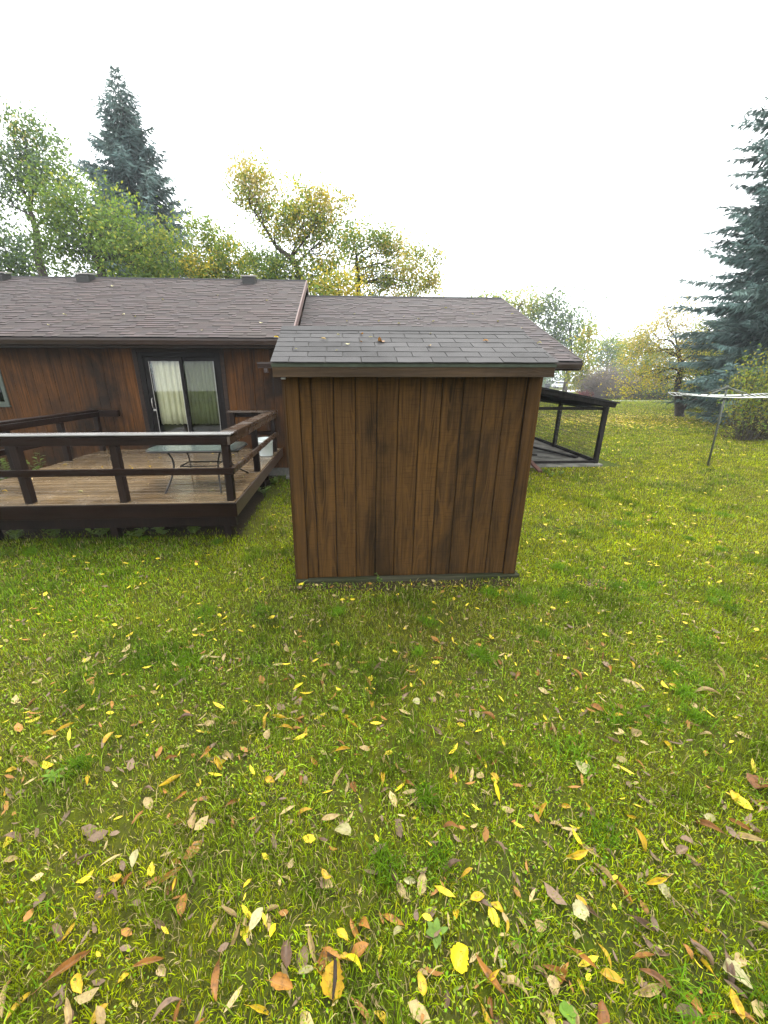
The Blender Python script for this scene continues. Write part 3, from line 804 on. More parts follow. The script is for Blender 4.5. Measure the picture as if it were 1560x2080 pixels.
MB().add([(4.12, 9.14, pz(4.12) + .006), (6.66, 9.14, pz(6.66) + .006), (7.28, 14.65, pz(7.28) + .006), (4.12, 14.65, pz(4.12) + .006),
          (4.12, 9.14, pz(4.12) + .035), (6.66, 9.14, pz(6.66) + .035), (7.28, 14.65, pz(7.28) + .035), (4.12, 14.65, pz(4.12) + .035)],
         [(3, 2, 1, 0), (4, 5, 6, 7), (0, 1, 5, 4), (1, 2, 6, 5), (2, 3, 7, 6), (3, 0, 4, 7)]).build('roof', m_roofing, pen)
wb = MB()
def wires(b, p, q, z0, z1, dx, dz):
    p, q = Vector((*p, 0)), Vector((*q, 0)); L_ = (q - p).length; n = int(L_/dx)
    for i in range(n + 1):
        c = p + (q - p)*(i/n) + Vector((random.uniform(-.004, .004), 0, 0))
        b.tube([c + Vector((0, 0, z0)), c + Vector((0, 0, z1))], 0.0055, 3, False)
    m = int((z1 - z0)/dz)
    for j in range(m + 1):
        z = z0 + (z1 - z0)*j/m
        b.tube([p + Vector((0, 0, z)), q + Vector((0, 0, z))], 0.0055, 3, False)
for a, b in zip(pR[:-1], pR[1:]): wires(wb, (a[0] - .02, a[1]), (b[0] - .02, b[1]), 0.10, 1.40, 0.052, 0.102)
wires(wb, (4.2, 14.35), (7.05, 14.4), 0.1, 1.4, 0.052, 0.102)
wb.build('wire_mesh', m_wire, pen)
# loose boards
def loose(name, p, q, w, h, mat, label):
    o = beam(name, p, q, w, h, mat, None); return tag(o, label, 'board')
loose('scrap_board', (5.05, 12.9, 0.085), (5.9, 11.6, 0.075), 0.24, 0.045, m_greywood, 'wide grey loose board lying across the back of the pen slab')
loose('scrap_board', (5.5, 12.6, 0.155), (6.45, 10.1, 0.085), 0.12, 0.04, m_pen, 'long dark loose board lying on the pen slab beside the mesh wall')
loose('scrap_board', (5.05, 10.6, 0.075), (5.55, 10.55, 0.075), 0.06, 0.03, m_pen, 'short dark stick lying inside the pen near the shed')
a_, b_ = ground(1072, 932, 0.20), ground(1098, 958, 0.04)
loose('scrap_board', (a_.x, a_.y, 0.20), (b_.x, b_.y, 0.035), 0.10, 0.05, m_red, 'red brown scrap board propped up beside the shed corner')
loose('scrap_board', (a_.x - 0.12, a_.y + 0.1, 0.22), (b_.x - 0.22, b_.y + 0.15, 0.03), 0.07, 0.04, m_greywood, 'splintered pale scrap board under the red brown one')

# ------------------------------------------------------------------ rotary clothes line
cp = ground(1437, 948)
cl = thing('rotary_clothes_line', (cp.x, cp.y, 0), 'rotary clothes line with pale cords on a leaning green pole', 'clothes line')
lean = Vector((-0.03, 0.02, 1.0))
def cpt(z): return Vector((cp.x, cp.y, 0)) + lean*z
MB().tube([cpt(0), cpt(1.2), cpt(1.97)], [0.022, 0.022, 0.019], 8).build('pole', m_pole, cl)
MB().tube([cpt(1.64), cpt(1.72)], 0.04, 8).build('hub', m_pole, cl)
MB().tube([cpt(1.88), cpt(1.95)], 0.032, 8).build('hub', m_pole, cl)
tips = []
for k in range(4):
    a = R(12 + 90*k); dv = Vector((math.cos(a), math.sin(a), 0))
    st, en = cpt(1.69) + dv*0.03, cpt(1.76) + dv*1.42
    tips.append((st, en))
    MB().tube([st, en], 0.011, 6).build('arm', m_pole, cl)
    MB().tube([cpt(1.92) + dv*0.03, st + (en - st)*0.42 + Vector((0, 0, 0.012))], 0.012, 5).build('strut', m_pole, cl)
for q in range(6):
    t = 0.98 - q*0.115
    b = MB(); loop = []
    for k in range(4):
        s0 = tips[k][0].lerp(tips[k][1], t); s1 = tips[(k+1) % 4][0].lerp(tips[(k+1) % 4][1], t)
        for j in range(6):
            u = j/6; p = s0.lerp(s1, u); p.z -= 0.22*u*(1-u)*(s1-s0).length*0.5
            loop.append(p + Vector((0, 0, 0.014)))
    loop.append(loop[0])
    b.tube(loop, 0.006, 4, False); b.build('cord', m_line, cl)

# ------------------------------------------------------------------ trees
def leaf_quads(P, size, g, droop=0.0, aspect=0.55):
    n = len(P)
    d = g.normal(size=(n, 3)); d[:, 2] -= droop
    d /= np.linalg.norm(d, axis=1, keepdims=True)
    e = np.cross(d, g.normal(size=(n, 3))); e /= np.linalg.norm(e, axis=1, keepdims=True) + 1e-9
    s = (size * g.uniform(0.65, 1.35, n))[:, None]
    V = np.stack([P - d*s*0.5, P + e*s*aspect*0.5, P + d*s*0.5, P - e*s*aspect*0.5], 1)
    return V

def broadleaf(name, label, cat, base, trunk, lobes, leaf, per_tip, cols, seed, r0=0.2, group=None, droop=0.0, tips=None, clump=0.35, mat=None):
    """trunk: list of points; lobes: (centre, (rx,ry,rz), ntips, colour index weights, limb start fraction)"""
    g = np.random.default_rng(seed)
    root = thing(name, base, label, cat, group)
    wood_b = MB()
    tp = [Vector(p) for p in trunk]
    nT = len(tp)
    rad = [r0*(1 - 0.62*i/(nT-1)) for i in range(nT)]
    wood_b.tube([tp[0] - Vector((0, 0, 0.05))] + tp, [r0*1.35] + rad, 8)
    AllP = []; AllC = []
    cols = np.array(cols)
    for (c, rr, nt, wts, fr) in lobes:
        c = Vector(c)
        k = fr*(nT-1); i0 = min(int(k), nT-2)
        s = tp[i0].lerp(tp[i0+1], k - i0)
        rs = rad[i0]*0.5
        L_ = (c - s).length
        m1 = s.lerp(c, 0.35) + Vector((*(g.normal(size=2)*0.07*L_), 0.08*L_)); m2 = s.lerp(c, 0.7) + Vector(g.normal(size=3)*0.06*L_)
        limb = [s, s.lerp(m1, 0.5), m1, m1.lerp(m2, 0.5) + Vector(g.normal(size=3)*0.02*L_), m2, c]
        wood_b.tube(limb, [rs, rs*0.8, rs*0.62, rs*0.48, rs*0.36, rs*0.2], 6)
        rr = np.array(rr)
        tipsP = []
        nt = int(nt*1.2)
        sat = g.normal(size=(5, 3)); sat /= np.linalg.norm(sat, axis=1, keepdims=True); sat *= g.uniform(0.8, 1.15, (5, 1))
        while len(tipsP) < nt:
            q = g.normal(size=3); q /= np.linalg.norm(q); q *= g.uniform(0.1, 1.0)**0.45
            if g.random() < 0.42: q = sat[g.integers(5)] + q*0.42
            q *= 1 + 0.22*math.sin(3*q[0] + seed) * math.cos(4*q[2] + seed)
            tipsP.append(np.array(c) + q*rr)
        lw = np.array(wts, float); lw /= lw.sum()
        lob_shift = g.uniform(0.88, 1.12)
        for ti, tpnt in enumerate(tipsP):
            if ti % 2 == 0:
                a = limb[2 + int(g.integers(0, 4))]
                t_ = Vector(tpnt); mid = a.lerp(t_, 0.5) + Vector(g.normal(size=3)*0.05*(t_-a).length) + Vector((0, 0, -droop*0.1))
                w = max(rs*0.17, 0.006)
                wood_b.tube([a, mid, t_], [w, w*0.7, w*0.3], 4, False)
            n = max(3, int(per_tip*g.uniform(0.4, 1.5)))
            sp = clump*g.uniform(0.6, 1.3)
            off = g.normal(size=(n, 3))*sp*np.array([1, 1, 0.75])
            if droop: off[:, 2] -= np.abs(g.normal(size=n))*droop
            ci = g.choice(len(cols), p=lw)
            cj = np.where(g.random(n) < 0.65, ci, g.choice(len(cols), size=n, p=lw))
            cc = cols[cj] * (g.uniform(0.7, 1.3, n) * lob_shift)[:, None]
            AllP.append(tpnt + off); AllC.append(cc)
    P = np.concatenate(AllP); C = np.concatenate(AllC)
    P[:, 2] = np.maximum(P[:, 2], 0.05)
    V = leaf_quads(P, leaf, g, droop)
    n = len(P)
    wood_b.build('trunk', m_bark, root)
    np_obj('crown', root, V.reshape(-1, 3), np.arange(4*n), np.full(n, 4), mat or m_leafc, np.repeat(C, 4, 0))
    return root

def spruce(name, label, base, H, rad, seed, whorls, spray, cols, zmin=0.4, power=1.0, per=1.0, fullness=0.0, xcut=None):
    g = np.random.default_rng(seed)
    root = thing(name, base, label, 'spruce tree')
    base = np.array(base, float)
    wb_ = MB()
    wb_.tube([base - (0, 0, .05), base + (0.05, 0, H*0.4), base + (0, 0.05, H*0.98)], [H*0.016, H*0.010, 0.02], 8)
    P0 = []; D = []; SZ = []; CC = []
    cols = np.array(cols)
    for w in range(whorls):
        t = w/(whorls-1)
        z = zmin + (H*0.985 - zmin)*t**1.05
        u = (z - zmin)/(H - zmin)
        R_ = (rad*((1 - u)**power + fullness*(1-u)*u) + 0.05)*(0.60 + 0.40*min(1, u/0.22))
        nb_ = int(g.integers(7, 11)) if u < 0.9 else 5
        a0 = g.uniform(0, 6.28)
        for k in range(nb_):
            a = a0 + 6.283*k/nb_ + g.normal()*0.2
            L_ = R_*g.uniform(0.62, 1.12)
            zz = z + g.normal()*0.30*(1 - u)
            dr = np.array([math.cos(a), math.sin(a), 0]); sd = np.array([-dr[1], dr[0], 0])
            rise = 0.55*u - 0.20*(1 - u) + g.normal()*0.13
            npt = max(4, int(L_/(spray*0.42)))
            pts = []
            for i in range(npt + 1):
                q = i/npt
                pts.append(base + (0, 0, zz) + dr*L_*q + np.array([0, 0, L_*(rise*q - 0.28*q*(1-u)*(1 - q*0.9))]))
            if L_ > 0.5: wb_.tube([pts[0], pts[len(pts)//2], pts[-1]], [0.012 + 0.012*L_*.4, 0.012, 0.004], 4, False)
            bc = cols[g.integers(len(cols))]*g.uniform(0.65, 1.4)
            ns = int(2*3*per)
            ii = np.repeat(np.arange(max(1, math.ceil(0.12*npt)), npt + 1), ns); m_ = len(ii); qq = ii/npt
            sl = spray*(0.55 + 0.9*np.minimum(1, 2.2*(1 - qq)))*min(1, 0.30 + 3.0*(1 - u))
            sg = np.where(np.arange(m_) % 2, 1, -1)
            dd = dr*g.uniform(0.3, 1.0, (m_, 1)) + sd*(sg*g.uniform(0.2, 1.15, m_))[:, None]
            dd[:, 2] += g.uniform(-1.1, 0.25, m_)
            dd /= np.linalg.norm(dd, axis=1, keepdims=True)
            P0.append(np.array(pts)[ii] + dr*(g.uniform(-.5, .5, (m_, 1))*L_/npt)); D.append(dd); SZ.append(sl*g.uniform(0.6, 1.25, m_))
            CC.append(bc*(g.uniform(0.7, 1.3, m_)*(0.85 + 0.35*qq))[:, None])
    P0 = np.concatenate(P0); D = np.concatenate(D); SZ = np.concatenate(SZ)[:, None]; CC = np.concatenate(CC); n = len(P0)
    e = np.cross(D, g.normal(size=(n, 3))); e /= np.linalg.norm(e, axis=1, keepdims=True)
    wdt = SZ*0.085
    V = np.stack([P0, P0 + D*SZ*0.4 + e*wdt, P0 + D*SZ, P0 + D*SZ*0.4 - e*wdt], 1)
    wb_.build('trunk', m_bark, root)
    np_obj('crown', root, V.reshape(-1, 3), np.arange(4*n), np.full(n, 4), m_needle, np.repeat(CC, 4, 0))
    return root

def LB(px, py, Y, rpx, rpy, n, w, fr, ry=None):
    """a crown lobe: centre, half sizes in metres, number of twig tips, colour weights"""
    c = at(px, py, Y)
    k = (c - Vector((0, 0, CAMH))).dot(_F)/FPX
    return (c, (rpx*k, (ry or rpx*k*0.9), rpy*k), n, w, fr)
def TR(pts, Y, base_px=None):
    """trunk through points, standing on the ground below the first one"""
    p = [at(x, y, Y) for x, y in pts]
    return [Vector((p[0].x, p[0].y, 0))] + [p[0].lerp(Vector((p[0].x, p[0].y, 0)), 0.5)] + p
G1, G2, YG, YL, TAN, BG, DG = (0.090, 0.150, 0.022), (0.140, 0.215, 0.030), (0.26, 0.28, 0.035), (0.46, 0.36, 0.03), (0.40, 0.33, 0.12), (0.105, 0.155, 0.092), (0.055, 0.095, 0.034)
PAL = [G1, G2, YG, YL, TAN, BG, DG]
GB = 'trees growing behind the house'
tr = TR([(78, 520), (74, 470), (62, 430)], 22)
broadleaf('broadleaf_tree', 'tall green tree with bare dark forked trunk at the far left behind the roof', 'tree', tr[0], tr,
    [LB(50, 265, 22, 40, 42, 40, (2, 2, 0, 0, 1, 4, 0), 1), LB(100, 330, 22, 48, 45, 42, (3, 3, 0, 0, 0, 4, 0), 1), LB(20, 330, 22, 55, 45, 46, (2, 3, 0, 0, 0, 4, 0), .9),
     LB(15, 400, 22, 50, 40, 30, (2, 3, 0, 0, 0, 4, 1), .8), LB(120, 400, 22, 40, 34, 18, (3, 3, 1, 0, 0, 2, 0), .8)], 0.135, 46, PAL, 3, 0.26, GB, 0.15, None, 0.31)
tr = TR([(22, 560), (18, 530)], 24)
broadleaf('broadleaf_tree', 'dark green tree low at the left edge behind the roof', 'tree', tr[0], tr,
    [LB(5, 500, 24, 55, 45, 60, (3, 1, 0, 0, 0, 3, 3), 1), LB(60, 545, 24, 50, 35, 36, (3, 1, 0, 0, 0, 3, 3), .7)], 0.18, 34, PAL, 4, 0.2, GB, 0.15, None, 0.4)
tr = TR([(205, 545), (190, 510), (170, 480)], 20)
broadleaf('broadleaf_tree', 'broad bright green tree in front of the tall spruce behind the roof', 'tree', tr[0], tr,
    [LB(150, 425, 20, 75, 52, 85, (4, 5, 1, 0, 0, 1, 0), 1), LB(225, 465, 20, 80, 52, 85, (4, 5, 1, 0, 0, 0, 0), .9), LB(140, 510, 20, 70, 48, 70, (4, 5, 0, 0, 0, 1, 1), .7),
     LB(255, 525, 20, 85, 42, 85, (4, 5, 2, 0, 0, 0, 0), .6), LB(330, 510, 20, 55, 50, 55, (4, 5, 3, 0, 0, 0, 0), .6)], 0.14, 34, PAL, 5, 0.26, GB, 0.22, None, 0.30)
spruce('spruce_tree', 'tall blue green spruce with pointed top rising behind the house', (at(300, 560, 30).x, 30, 0), at(235, 143, 30).z + 0.35, 6.6, 6, 52, 0.50,
    [(0.085, 0.130, 0.118), (0.068, 0.110, 0.104), (0.100, 0.148, 0.128)], 2.5, 0.88, 1.6)
tr = TR([(440, 575), (430, 540)], 21)
broadleaf('broadleaf_tree', 'small yellow green tree beside the spruce behind the roof', 'tree', tr[0], tr,
    [LB(422, 478, 21, 32, 34, 24, (2, 4, 4, 0, 0, 0, 0), 1), LB(465, 522, 21, 42, 32, 34, (3, 4, 4, 1, 0, 0, 0), .8), LB(415, 545, 21, 50, 28, 42, (1, 3, 4, 5, 0, 0, 0), .7), LB(480, 555, 21, 40, 24, 30, (2, 4, 4, 1, 0, 0, 0), .6)],
    0.125, 64, PAL, 7, 0.14, GB, 0.0, None, 0.31)
tr = TR([(612, 570), (598, 530), (560, 500)], 20)
broadleaf('broadleaf_tree', 'autumn tree with yellow and green leaves on dark forked limbs behind the ridge', 'tree', tr[0], tr,
    [LB(500, 362, 20, 38, 36, 26, (0, 1, 2, 1, 6, 0, 0), 1), LB(520, 405, 20, 38, 36, 26, (0, 2, 3, 2, 4, 0, 0), 1), LB(565, 440, 20, 45, 36, 34, (2, 4, 3, 2, 1, 0, 0), 1), LB(620, 440, 20, 50, 40, 44, (2, 4, 3, 4, 1, 0, 0), .8),
     LB(675, 425, 20, 38, 34, 26, (0, 1, 2, 4, 4, 0, 0), .8), LB(540, 520, 20, 42, 38, 26, (4, 4, 2, 0, 0, 1, 0), .7), LB(650, 500, 20, 58, 40, 46, (4, 4, 3, 3, 1, 0, 0), .7), LB(590, 555, 20, 55, 28, 32, (4, 4, 3, 0, 0, 1, 0), .5), LB(545, 570, 20, 40, 22, 22, (4, 4, 3, 0, 0, 1, 0), .4), LB(655, 560, 20, 50, 28, 30, (3, 4, 4, 2, 0, 0, 0), .4)],
    0.125, 52, PAL, 8, 0.22, GB, 0.0, None, 0.29)
tr = TR([(690, 605), (688, 590)], 17.8)
broadleaf('broadleaf_tree', 'low bright yellow tree just above the roof junction', 'tree', tr[0], tr,
    [LB(690, 580, 17.8, 45, 22, 40, (0, 1, 4, 6, 0, 0, 0), 1), LB(650, 585, 17.8, 32, 24, 24, (1, 3, 4, 2, 0, 0, 0), .8)], 0.14, 26, PAL, 9, 0.1, GB, 0.0, None, 0.3)
tr = TR([(728, 590), (726, 555), (724, 520)], 22)
broadleaf('broadleaf_tree', 'yellowing tree with drooping right side above the lower wing roof', 'tree', tr[0], tr,
    [LB(725, 500, 22, 34, 38, 28, (3, 4, 3, 2, 0, 0, 0), 1), LB(768, 485, 22, 38, 28, 26, (3, 4, 3, 1, 0, 1, 0), 1), LB(815, 505, 22, 38, 36, 30, (1, 3, 3, 3, 2, 0, 0), .9), LB(750, 560, 22, 50, 36, 40, (4, 4, 2, 3, 0, 1, 0), .7),
     LB(850, 540, 22, 38, 36, 30, (1, 3, 4, 2, 2, 0, 0), .8), LB(820, 580, 22, 55, 26, 38, (0, 3, 4, 3, 2, 0, 0), .6), LB(880, 585, 22, 24, 20, 14, (0, 2, 4, 3, 2, 0, 0), .6)],
    0.125, 52, PAL, 10, 0.18, GB, 0.0, None, 0.29)
GF = 'trees beyond the lawn'
tr = TR([(1050, 640), (1055, 620)], 62)
broadleaf('broadleaf_tree', 'pale yellow green tree just above the right roof slope', 'tree', tr[0], tr,
    [LB(985, 612, 62, 40, 12, 26, (1, 3, 4, 1, 0, 0, 0), 1, 3), LB(1062, 614, 62, 38, 22, 46, (1, 3, 5, 1, 1, 0, 0), 1), LB(1090, 650, 62, 36, 34, 40, (2, 3, 3, 0, 0, 1, 0), .7)], 0.42, 22, PAL, 12, 0.4, GF, 0.1, None, 0.8)
tr = TR([(1160, 715), (1158, 670)], 60)
broadleaf('willow_tree', 'blue green willow with drooping boughs beyond the garage roof', 'tree', tr[0], tr,
    [LB(1125, 622, 60, 26, 34, 42, (2, 1, 0, 0, 0, 5, 0), 1), LB(1155, 655, 60, 34, 40, 60, (2, 1, 0, 0, 0, 5, 0), .9), LB(1120, 680, 60, 34, 34, 42, (2, 1, 0, 0, 0, 5, 0), .8), LB(1180, 680, 60, 18, 32, 26, (2, 2, 1, 0, 0, 4, 0), .8)], 0.40, 24, PAL, 13, 0.4, GF, 0.9, None, 0.75)
tr = TR([(1182, 790), (1184, 740)], 48)
broadleaf('poplar_tree', 'narrow yellow green tree standing over the parked car', 'tree', tr[0], tr,
    [LB(1184, 700, 48, 16, 34, 34, (0, 2, 5, 1, 0, 0, 0), 1), LB(1180, 750, 48, 24, 32, 46, (0, 2, 5, 1, 0, 0, 0), .7), LB(1196, 772, 48, 22, 20, 26, (0, 1, 4, 5, 0, 0, 0), .5)], 0.32, 26, PAL, 14, 0.2, GF, 0.3, None, 0.55)
far = [((1232, 700), 78, 34, 40, 'green tree with open crown left of the grey thicket', (3, 3, 2, 0, 0, 2, 0)), ((1285, 705), 84, 34, 42, 'hazy green tree between thicket and crab apple', (3, 2, 1, 0, 0, 4, 0)),
       ((1345, 720), 95, 40, 36, 'distant hazy tree behind the crab apple', (2, 2, 2, 0, 0, 4, 0)), ((1420, 690), 90, 40, 60, 'distant tree behind the crab apple and the spruce', (2, 2, 1, 0, 0, 4, 0)),
       ((1120, 745), 118, 48, 34, 'dark green tree behind the parked car', (2, 1, 0, 0, 0, 3, 3)), ((1500, 700), 100, 60, 60, 'distant tree hidden behind the right spruce', (2, 2, 1, 0, 0, 4, 0)),
       ((1040, 740), 125, 60, 36, 'distant tree behind the end of the garage', (2, 2, 1, 0, 0, 3, 1)), ((1620, 700), 95, 70, 60, 'distant tree right of the big spruce', (2, 2, 1, 0, 0, 4, 0))]
for i, ((px, py), Yd, rx, ry, lab, w) in enumerate(far):
    tr = TR([(px, py + 55), (px + 2, py + 20)], Yd)
    broadleaf('broadleaf_tree', lab, 'tree', tr[0], tr, [LB(px, py, Yd, rx*0.7, ry*0.6, 40, w, 1), LB(px - rx*0.5, py + ry*0.6, Yd, rx*0.6, ry*0.6, 36, w, .8), LB(px + rx*0.5, py + ry*0.5, Yd, rx*0.6, ry*0.6, 36, w, .8), LB(px, py + ry*1.2, Yd, rx*0.9, ry*0.5, 40, w, .6)],
              0.0058*Yd, 18, PAL, 30 + i, 0.35, GF, 0.1, None, 0.011*Yd)
# grey leafless thicket and low shrubs at the lawn's far edge
def bush(name, label, px, py, Y, rpx, rpy, n, cols, seed, leaf, per, cat='shrub', group=None, stems=26, smat=None, clump=0.3):
    g = np.random.default_rng(seed)
    c = at(px, py, Y); k = (c - Vector((0, 0, CAMH))).dot(_F)/FPX
    rx, rz = rpx*k, rpy*k
    root = thing(name, (c.x, Y, 0), label, cat, group)
    b = MB(); P = []; C = []
    cols = np.array(cols)
    for i in range(stems):
        q = g.normal(size=2)*np.array([rx*0.5, rx*0.35]); s = Vector((c.x + q[0]*0.5, Y + q[1]*0.5, -0.02))
        e = Vector((c.x + q[0]*1.7, Y + q[1]*1.5, c.z + rz*g.uniform(0.2, 0.95)*max(0.25, 1 - abs(q[0]*1.2)/rx)))
        m = s.lerp(e, 0.5) + Vector(g.normal(size=3)*0.06*(e - s).length)
        r_ = 0.0016*Y*g.uniform(0.3, 0.7)
        b.tube([s, m, e], [r_, r_*0.7, r_*0.3], 4, False)
        for j in range(5):
            a = s.lerp(m, g.uniform(.4, 1)) if j < 2 else m.lerp(e, g.uniform(0, .8))
            t = a + Vector((g.normal()*rx*0.25, g.normal()*rx*0.2, abs(g.normal())*rz*0.35))
            b.tube([a, t], [r_*0.45, r_*0.15], 3, False)
            nn = int(per*g.uniform(0.5, 1.5))
            if nn:
                P.append(np.array(t) + g.normal(size=(nn, 3))*clump); C.append(cols[g.integers(len(cols), size=nn)]*g.uniform(0.7, 1.3, (nn, 1)))
    b.build('stems', smat or m_bark, root)
    if P:
        P = np.concatenate(P); P[:, 2] = np.maximum(P[:, 2], 0.03); C = np.concatenate(C); V = leaf_quads(P, leaf, g)
        np_obj('foliage', root, V.reshape(-1, 3), np.arange(4*len(P)), np.full(len(P), 4), m_leafc, np.repeat(C, 4, 0))
    return root
m_twig = bark('grey_twigs', (0.10, 0.085, 0.078), (0.19, 0.165, 0.15))
GT = 'shrubs along the far edge of the lawn'
for i, (px, rp, lab) in enumerate(((1215, 28, 'grey leafless shrub at the left of the thicket'), (1240, 40, 'tall grey leafless shrub in the middle of the thicket'), (1280, 38, 'grey leafless shrub nearest the crab apple'))):
    bush('bare_shrub', lab, px, 782 - 6*(i == 1), 44 + i, rp, 34, 0, [(0.13, 0.11, 0.10), (0.17, 0.14, 0.11)], 50 + i, 0.14, 14, 'shrub', GT, 70, m_twig, 0.4)
bush('red_shrub', 'small dark red shrub at the left foot of the thicket', 1188, 802, 43.4, 8, 8, 0, [(0.16, 0.045, 0.04)], 55, 0.16, 14, 'shrub', None, 10, None, 0.15)
for i, (px, lab) in enumerate(((1325, 'low tan bush behind the crab apple trunk'), (1420, 'low dark bush right of the crab apple trunk'), (1480, 'low dark bush behind the clothes line'))):
    bush('low_shrub', lab, px, 798, 43 - 2*(i == 1) - 3*(i == 2), 42, 18, 0, [(0.10, 0.085, 0.04), (0.06, 0.075, 0.03)], 60 + i, 0.2, 26, 'shrub', GT, 30, None, 0.4)
# crab apple
tr = [ground(1380, 846), at(1379, 815, 22.2), at(1376, 780, 22.2), at(1384, 745, 22.2), at(1378, 715, 22.2)]
cA = broadleaf('crab_apple_tree', 'crab apple with sparse yellow leaves and short dark trunk on the lawn', 'tree', tr[0], tr,
    [LB(1368, 640, 22.2, 34, 28, 26, (0, 0, 2, 2, 6, 0, 0), 1), LB(1322, 672, 22.2, 36, 30, 26, (0, 0, 3, 3, 4, 0, 0), 1), LB(1405, 665, 22.2, 36, 34, 28, (0, 1, 4, 3, 3, 0, 0), 1), LB(1300, 705, 22.2, 42, 28, 34, (0, 1, 4, 5, 2, 0, 0), .9),
     LB(1350, 710, 22.2, 46, 34, 36, (0, 1, 4, 5, 2, 0, 0), .9), LB(1420, 715, 22.2, 34, 30, 26, (0, 2, 5, 3, 1, 0, 0), .8), LB(1298, 762, 22.2, 42, 30, 44, (0, 1, 4, 6, 0, 0, 0), .7), LB(1350, 768, 22.2, 44, 26, 36, (0, 2, 5, 5, 0, 0, 0), .6), LB(1402, 765, 22.2, 30, 22, 18, (0, 3, 4, 1, 0, 0, 0), .6)],
    0.10, 36, PAL, 21, 0.24, None, 0.1, None, 0.30)
MB().tube([at(1383, 838, 22.2), at(1394, 823, 22.2), at(1404, 818, 22.2), at(1412, 812, 22.2), at(1420, 809, 22.2)], [0.09, 0.07, 0.065, 0.05, 0.02], 6).build('limb', m_bark, cA)
# big spruce at the right edge, a dark pine behind and a yellowing shrub in front
sp = ground(1590, 866)
spruce('spruce_tree', 'large blue green spruce at the right edge behind the clothes line', (sp.x, sp.y, 0), 18.5, 5.3, 17, 84, 0.44,
    [(0.088, 0.140, 0.128), (0.068, 0.112, 0.102), (0.105, 0.155, 0.138)], 0.7, 0.28, 2.5, 0.1)
p_ = at(1450, 790, 27)
spruce('spruce_tree', 'dark green conifer with spreading low boughs behind the crab apple', (p_.x, 27, 0), 6.4, 3.6, 18, 22, 0.34, [(0.035, 0.068, 0.050), (0.042, 0.078, 0.052)], 0.8, 0.6, 1.0, 0.5)
bush('yellowing_shrub', 'yellow green leafy shrub in front of the big spruce at the right edge', 1552, 770, 13.2, 36, 60, 0, [YG, (0.22, 0.20, 0.03), G2, (0.10, 0.13, 0.03)], 70, 0.09, 20, 'shrub', None, 34, None, 0.24)
bush('brown_shrub', 'low brown leaved shrub under the right spruce by the lawn', 1545, 868, 13.6, 40, 18, 0, [(0.075, 0.055, 0.022), (0.05, 0.05, 0.018), (0.09, 0.085, 0.025)], 71, 0.09, 18, 'shrub', None, 36, None, 0.24)

# ------------------------------------------------------------------ car, bins, pylon
kp = ground(1141, 789)
car = thing('parked_car', (kp.x, kp.y, 0), 'white car parked on the road beyond the lawn', 'car', None, True)
car.rotation_euler = (0, 0, R(-52))
m_paint = plain('white_car_paint', (0.62, 0.63, 0.64), 0.3, 0.5, 0, 0.03, 2, 0)
m_carglass = plain('dark_car_glass', (0.03, 0.035, 0.04), 0.1, 0.6, 0, 0.0, 2, 0)
m_tyre = plain('tyre_rubber', (0.012, 0.012, 0.012), 0.9, 0.2, 0, 0.1, 9, 0)
def carbody():
    prof = [(-2.25, .42), (-2.28, .85), (-2.1, 1.02), (-1.75, 1.08), (-1.45, 1.62), (-1.2, 1.72), (0.35, 1.72), (0.6, 1.66), (1.15, 1.12), (2.05, 0.98), (2.25, 0.8), (2.28, 0.42), (1.8, .30), (-1.8, .30)]
    b = MB(); vs = []
    for y, q in ((-0.90, 0.86), (-0.92, 0.0), (0.92, 0.0), (0.90, 0.86)): pass
    n = len(prof)
    for sgn in (-1, 1):
        for x, z in prof: vs.append((x, sgn*(0.92 if z < 1.1 else 0.92 - 0.28*(z - 1.1)/0.6), z))
    fs = [tuple(range(n-1, -1, -1)), tuple(range(n, 2*n))] + [(i, (i+1) % n, (i+1) % n + n, i + n) for i in range(n)]
    return b.add(vs, fs)
carbody().build('body', m_paint, car, 0.04)
for sgn in (-1, 1):
    MB().add([(-1.45, sgn*.915, 1.14), (-1.28, sgn*.72, 1.60), (0.35, sgn*.72, 1.60), (0.85, sgn*.915, 1.14), (-1.45, sgn*.935, 1.14), (-1.28, sgn*.74, 1.60), (0.35, sgn*.74, 1.60), (0.85, sgn*.935, 1.14)], [(0, 1, 2, 3), (7, 6, 5, 4), (0, 4, 5, 1), (1, 5, 6, 2), (2, 6, 7, 3), (3, 7, 4, 0)]).build('window', m_carglass, car)
    box('headlight', 2.2, 2.31, sgn*0.75 - 0.16, sgn*0.75 + 0.16, 0.68, 0.82, m_alu, car, 0.02)
    for x in (-1.4, 1.4):
        w_ = MB().tube([(x, sgn*.70, .34), (x, sgn*.95, .34)], 0.34, 16).build('wheel', m_tyre, car)
        MB().tube([(x, sgn*.94, .34), (x, sgn*.965, .34)], 0.21, 12).build('rim', m_alu, w_)
MB().add([(0.66, -.66, 1.62), (0.66, .66, 1.62), (1.14, .80, 1.16), (1.14, -.80, 1.16), (0.69, -.66, 1.64), (0.69, .66, 1.64), (1.17, .80, 1.18), (1.17, -.80, 1.18)], [(3, 2, 1, 0), (4, 5, 6, 7), (0, 1, 5, 4), (1, 2, 6, 5), (2, 3, 7, 6), (3, 0, 4, 7)]).build('windscreen', m_carglass, car)
m_bin = plain('dark_bin_plastic', (0.02, 0.022, 0.022), 0.6, 0.4, 0, 0.1, 4, 0)
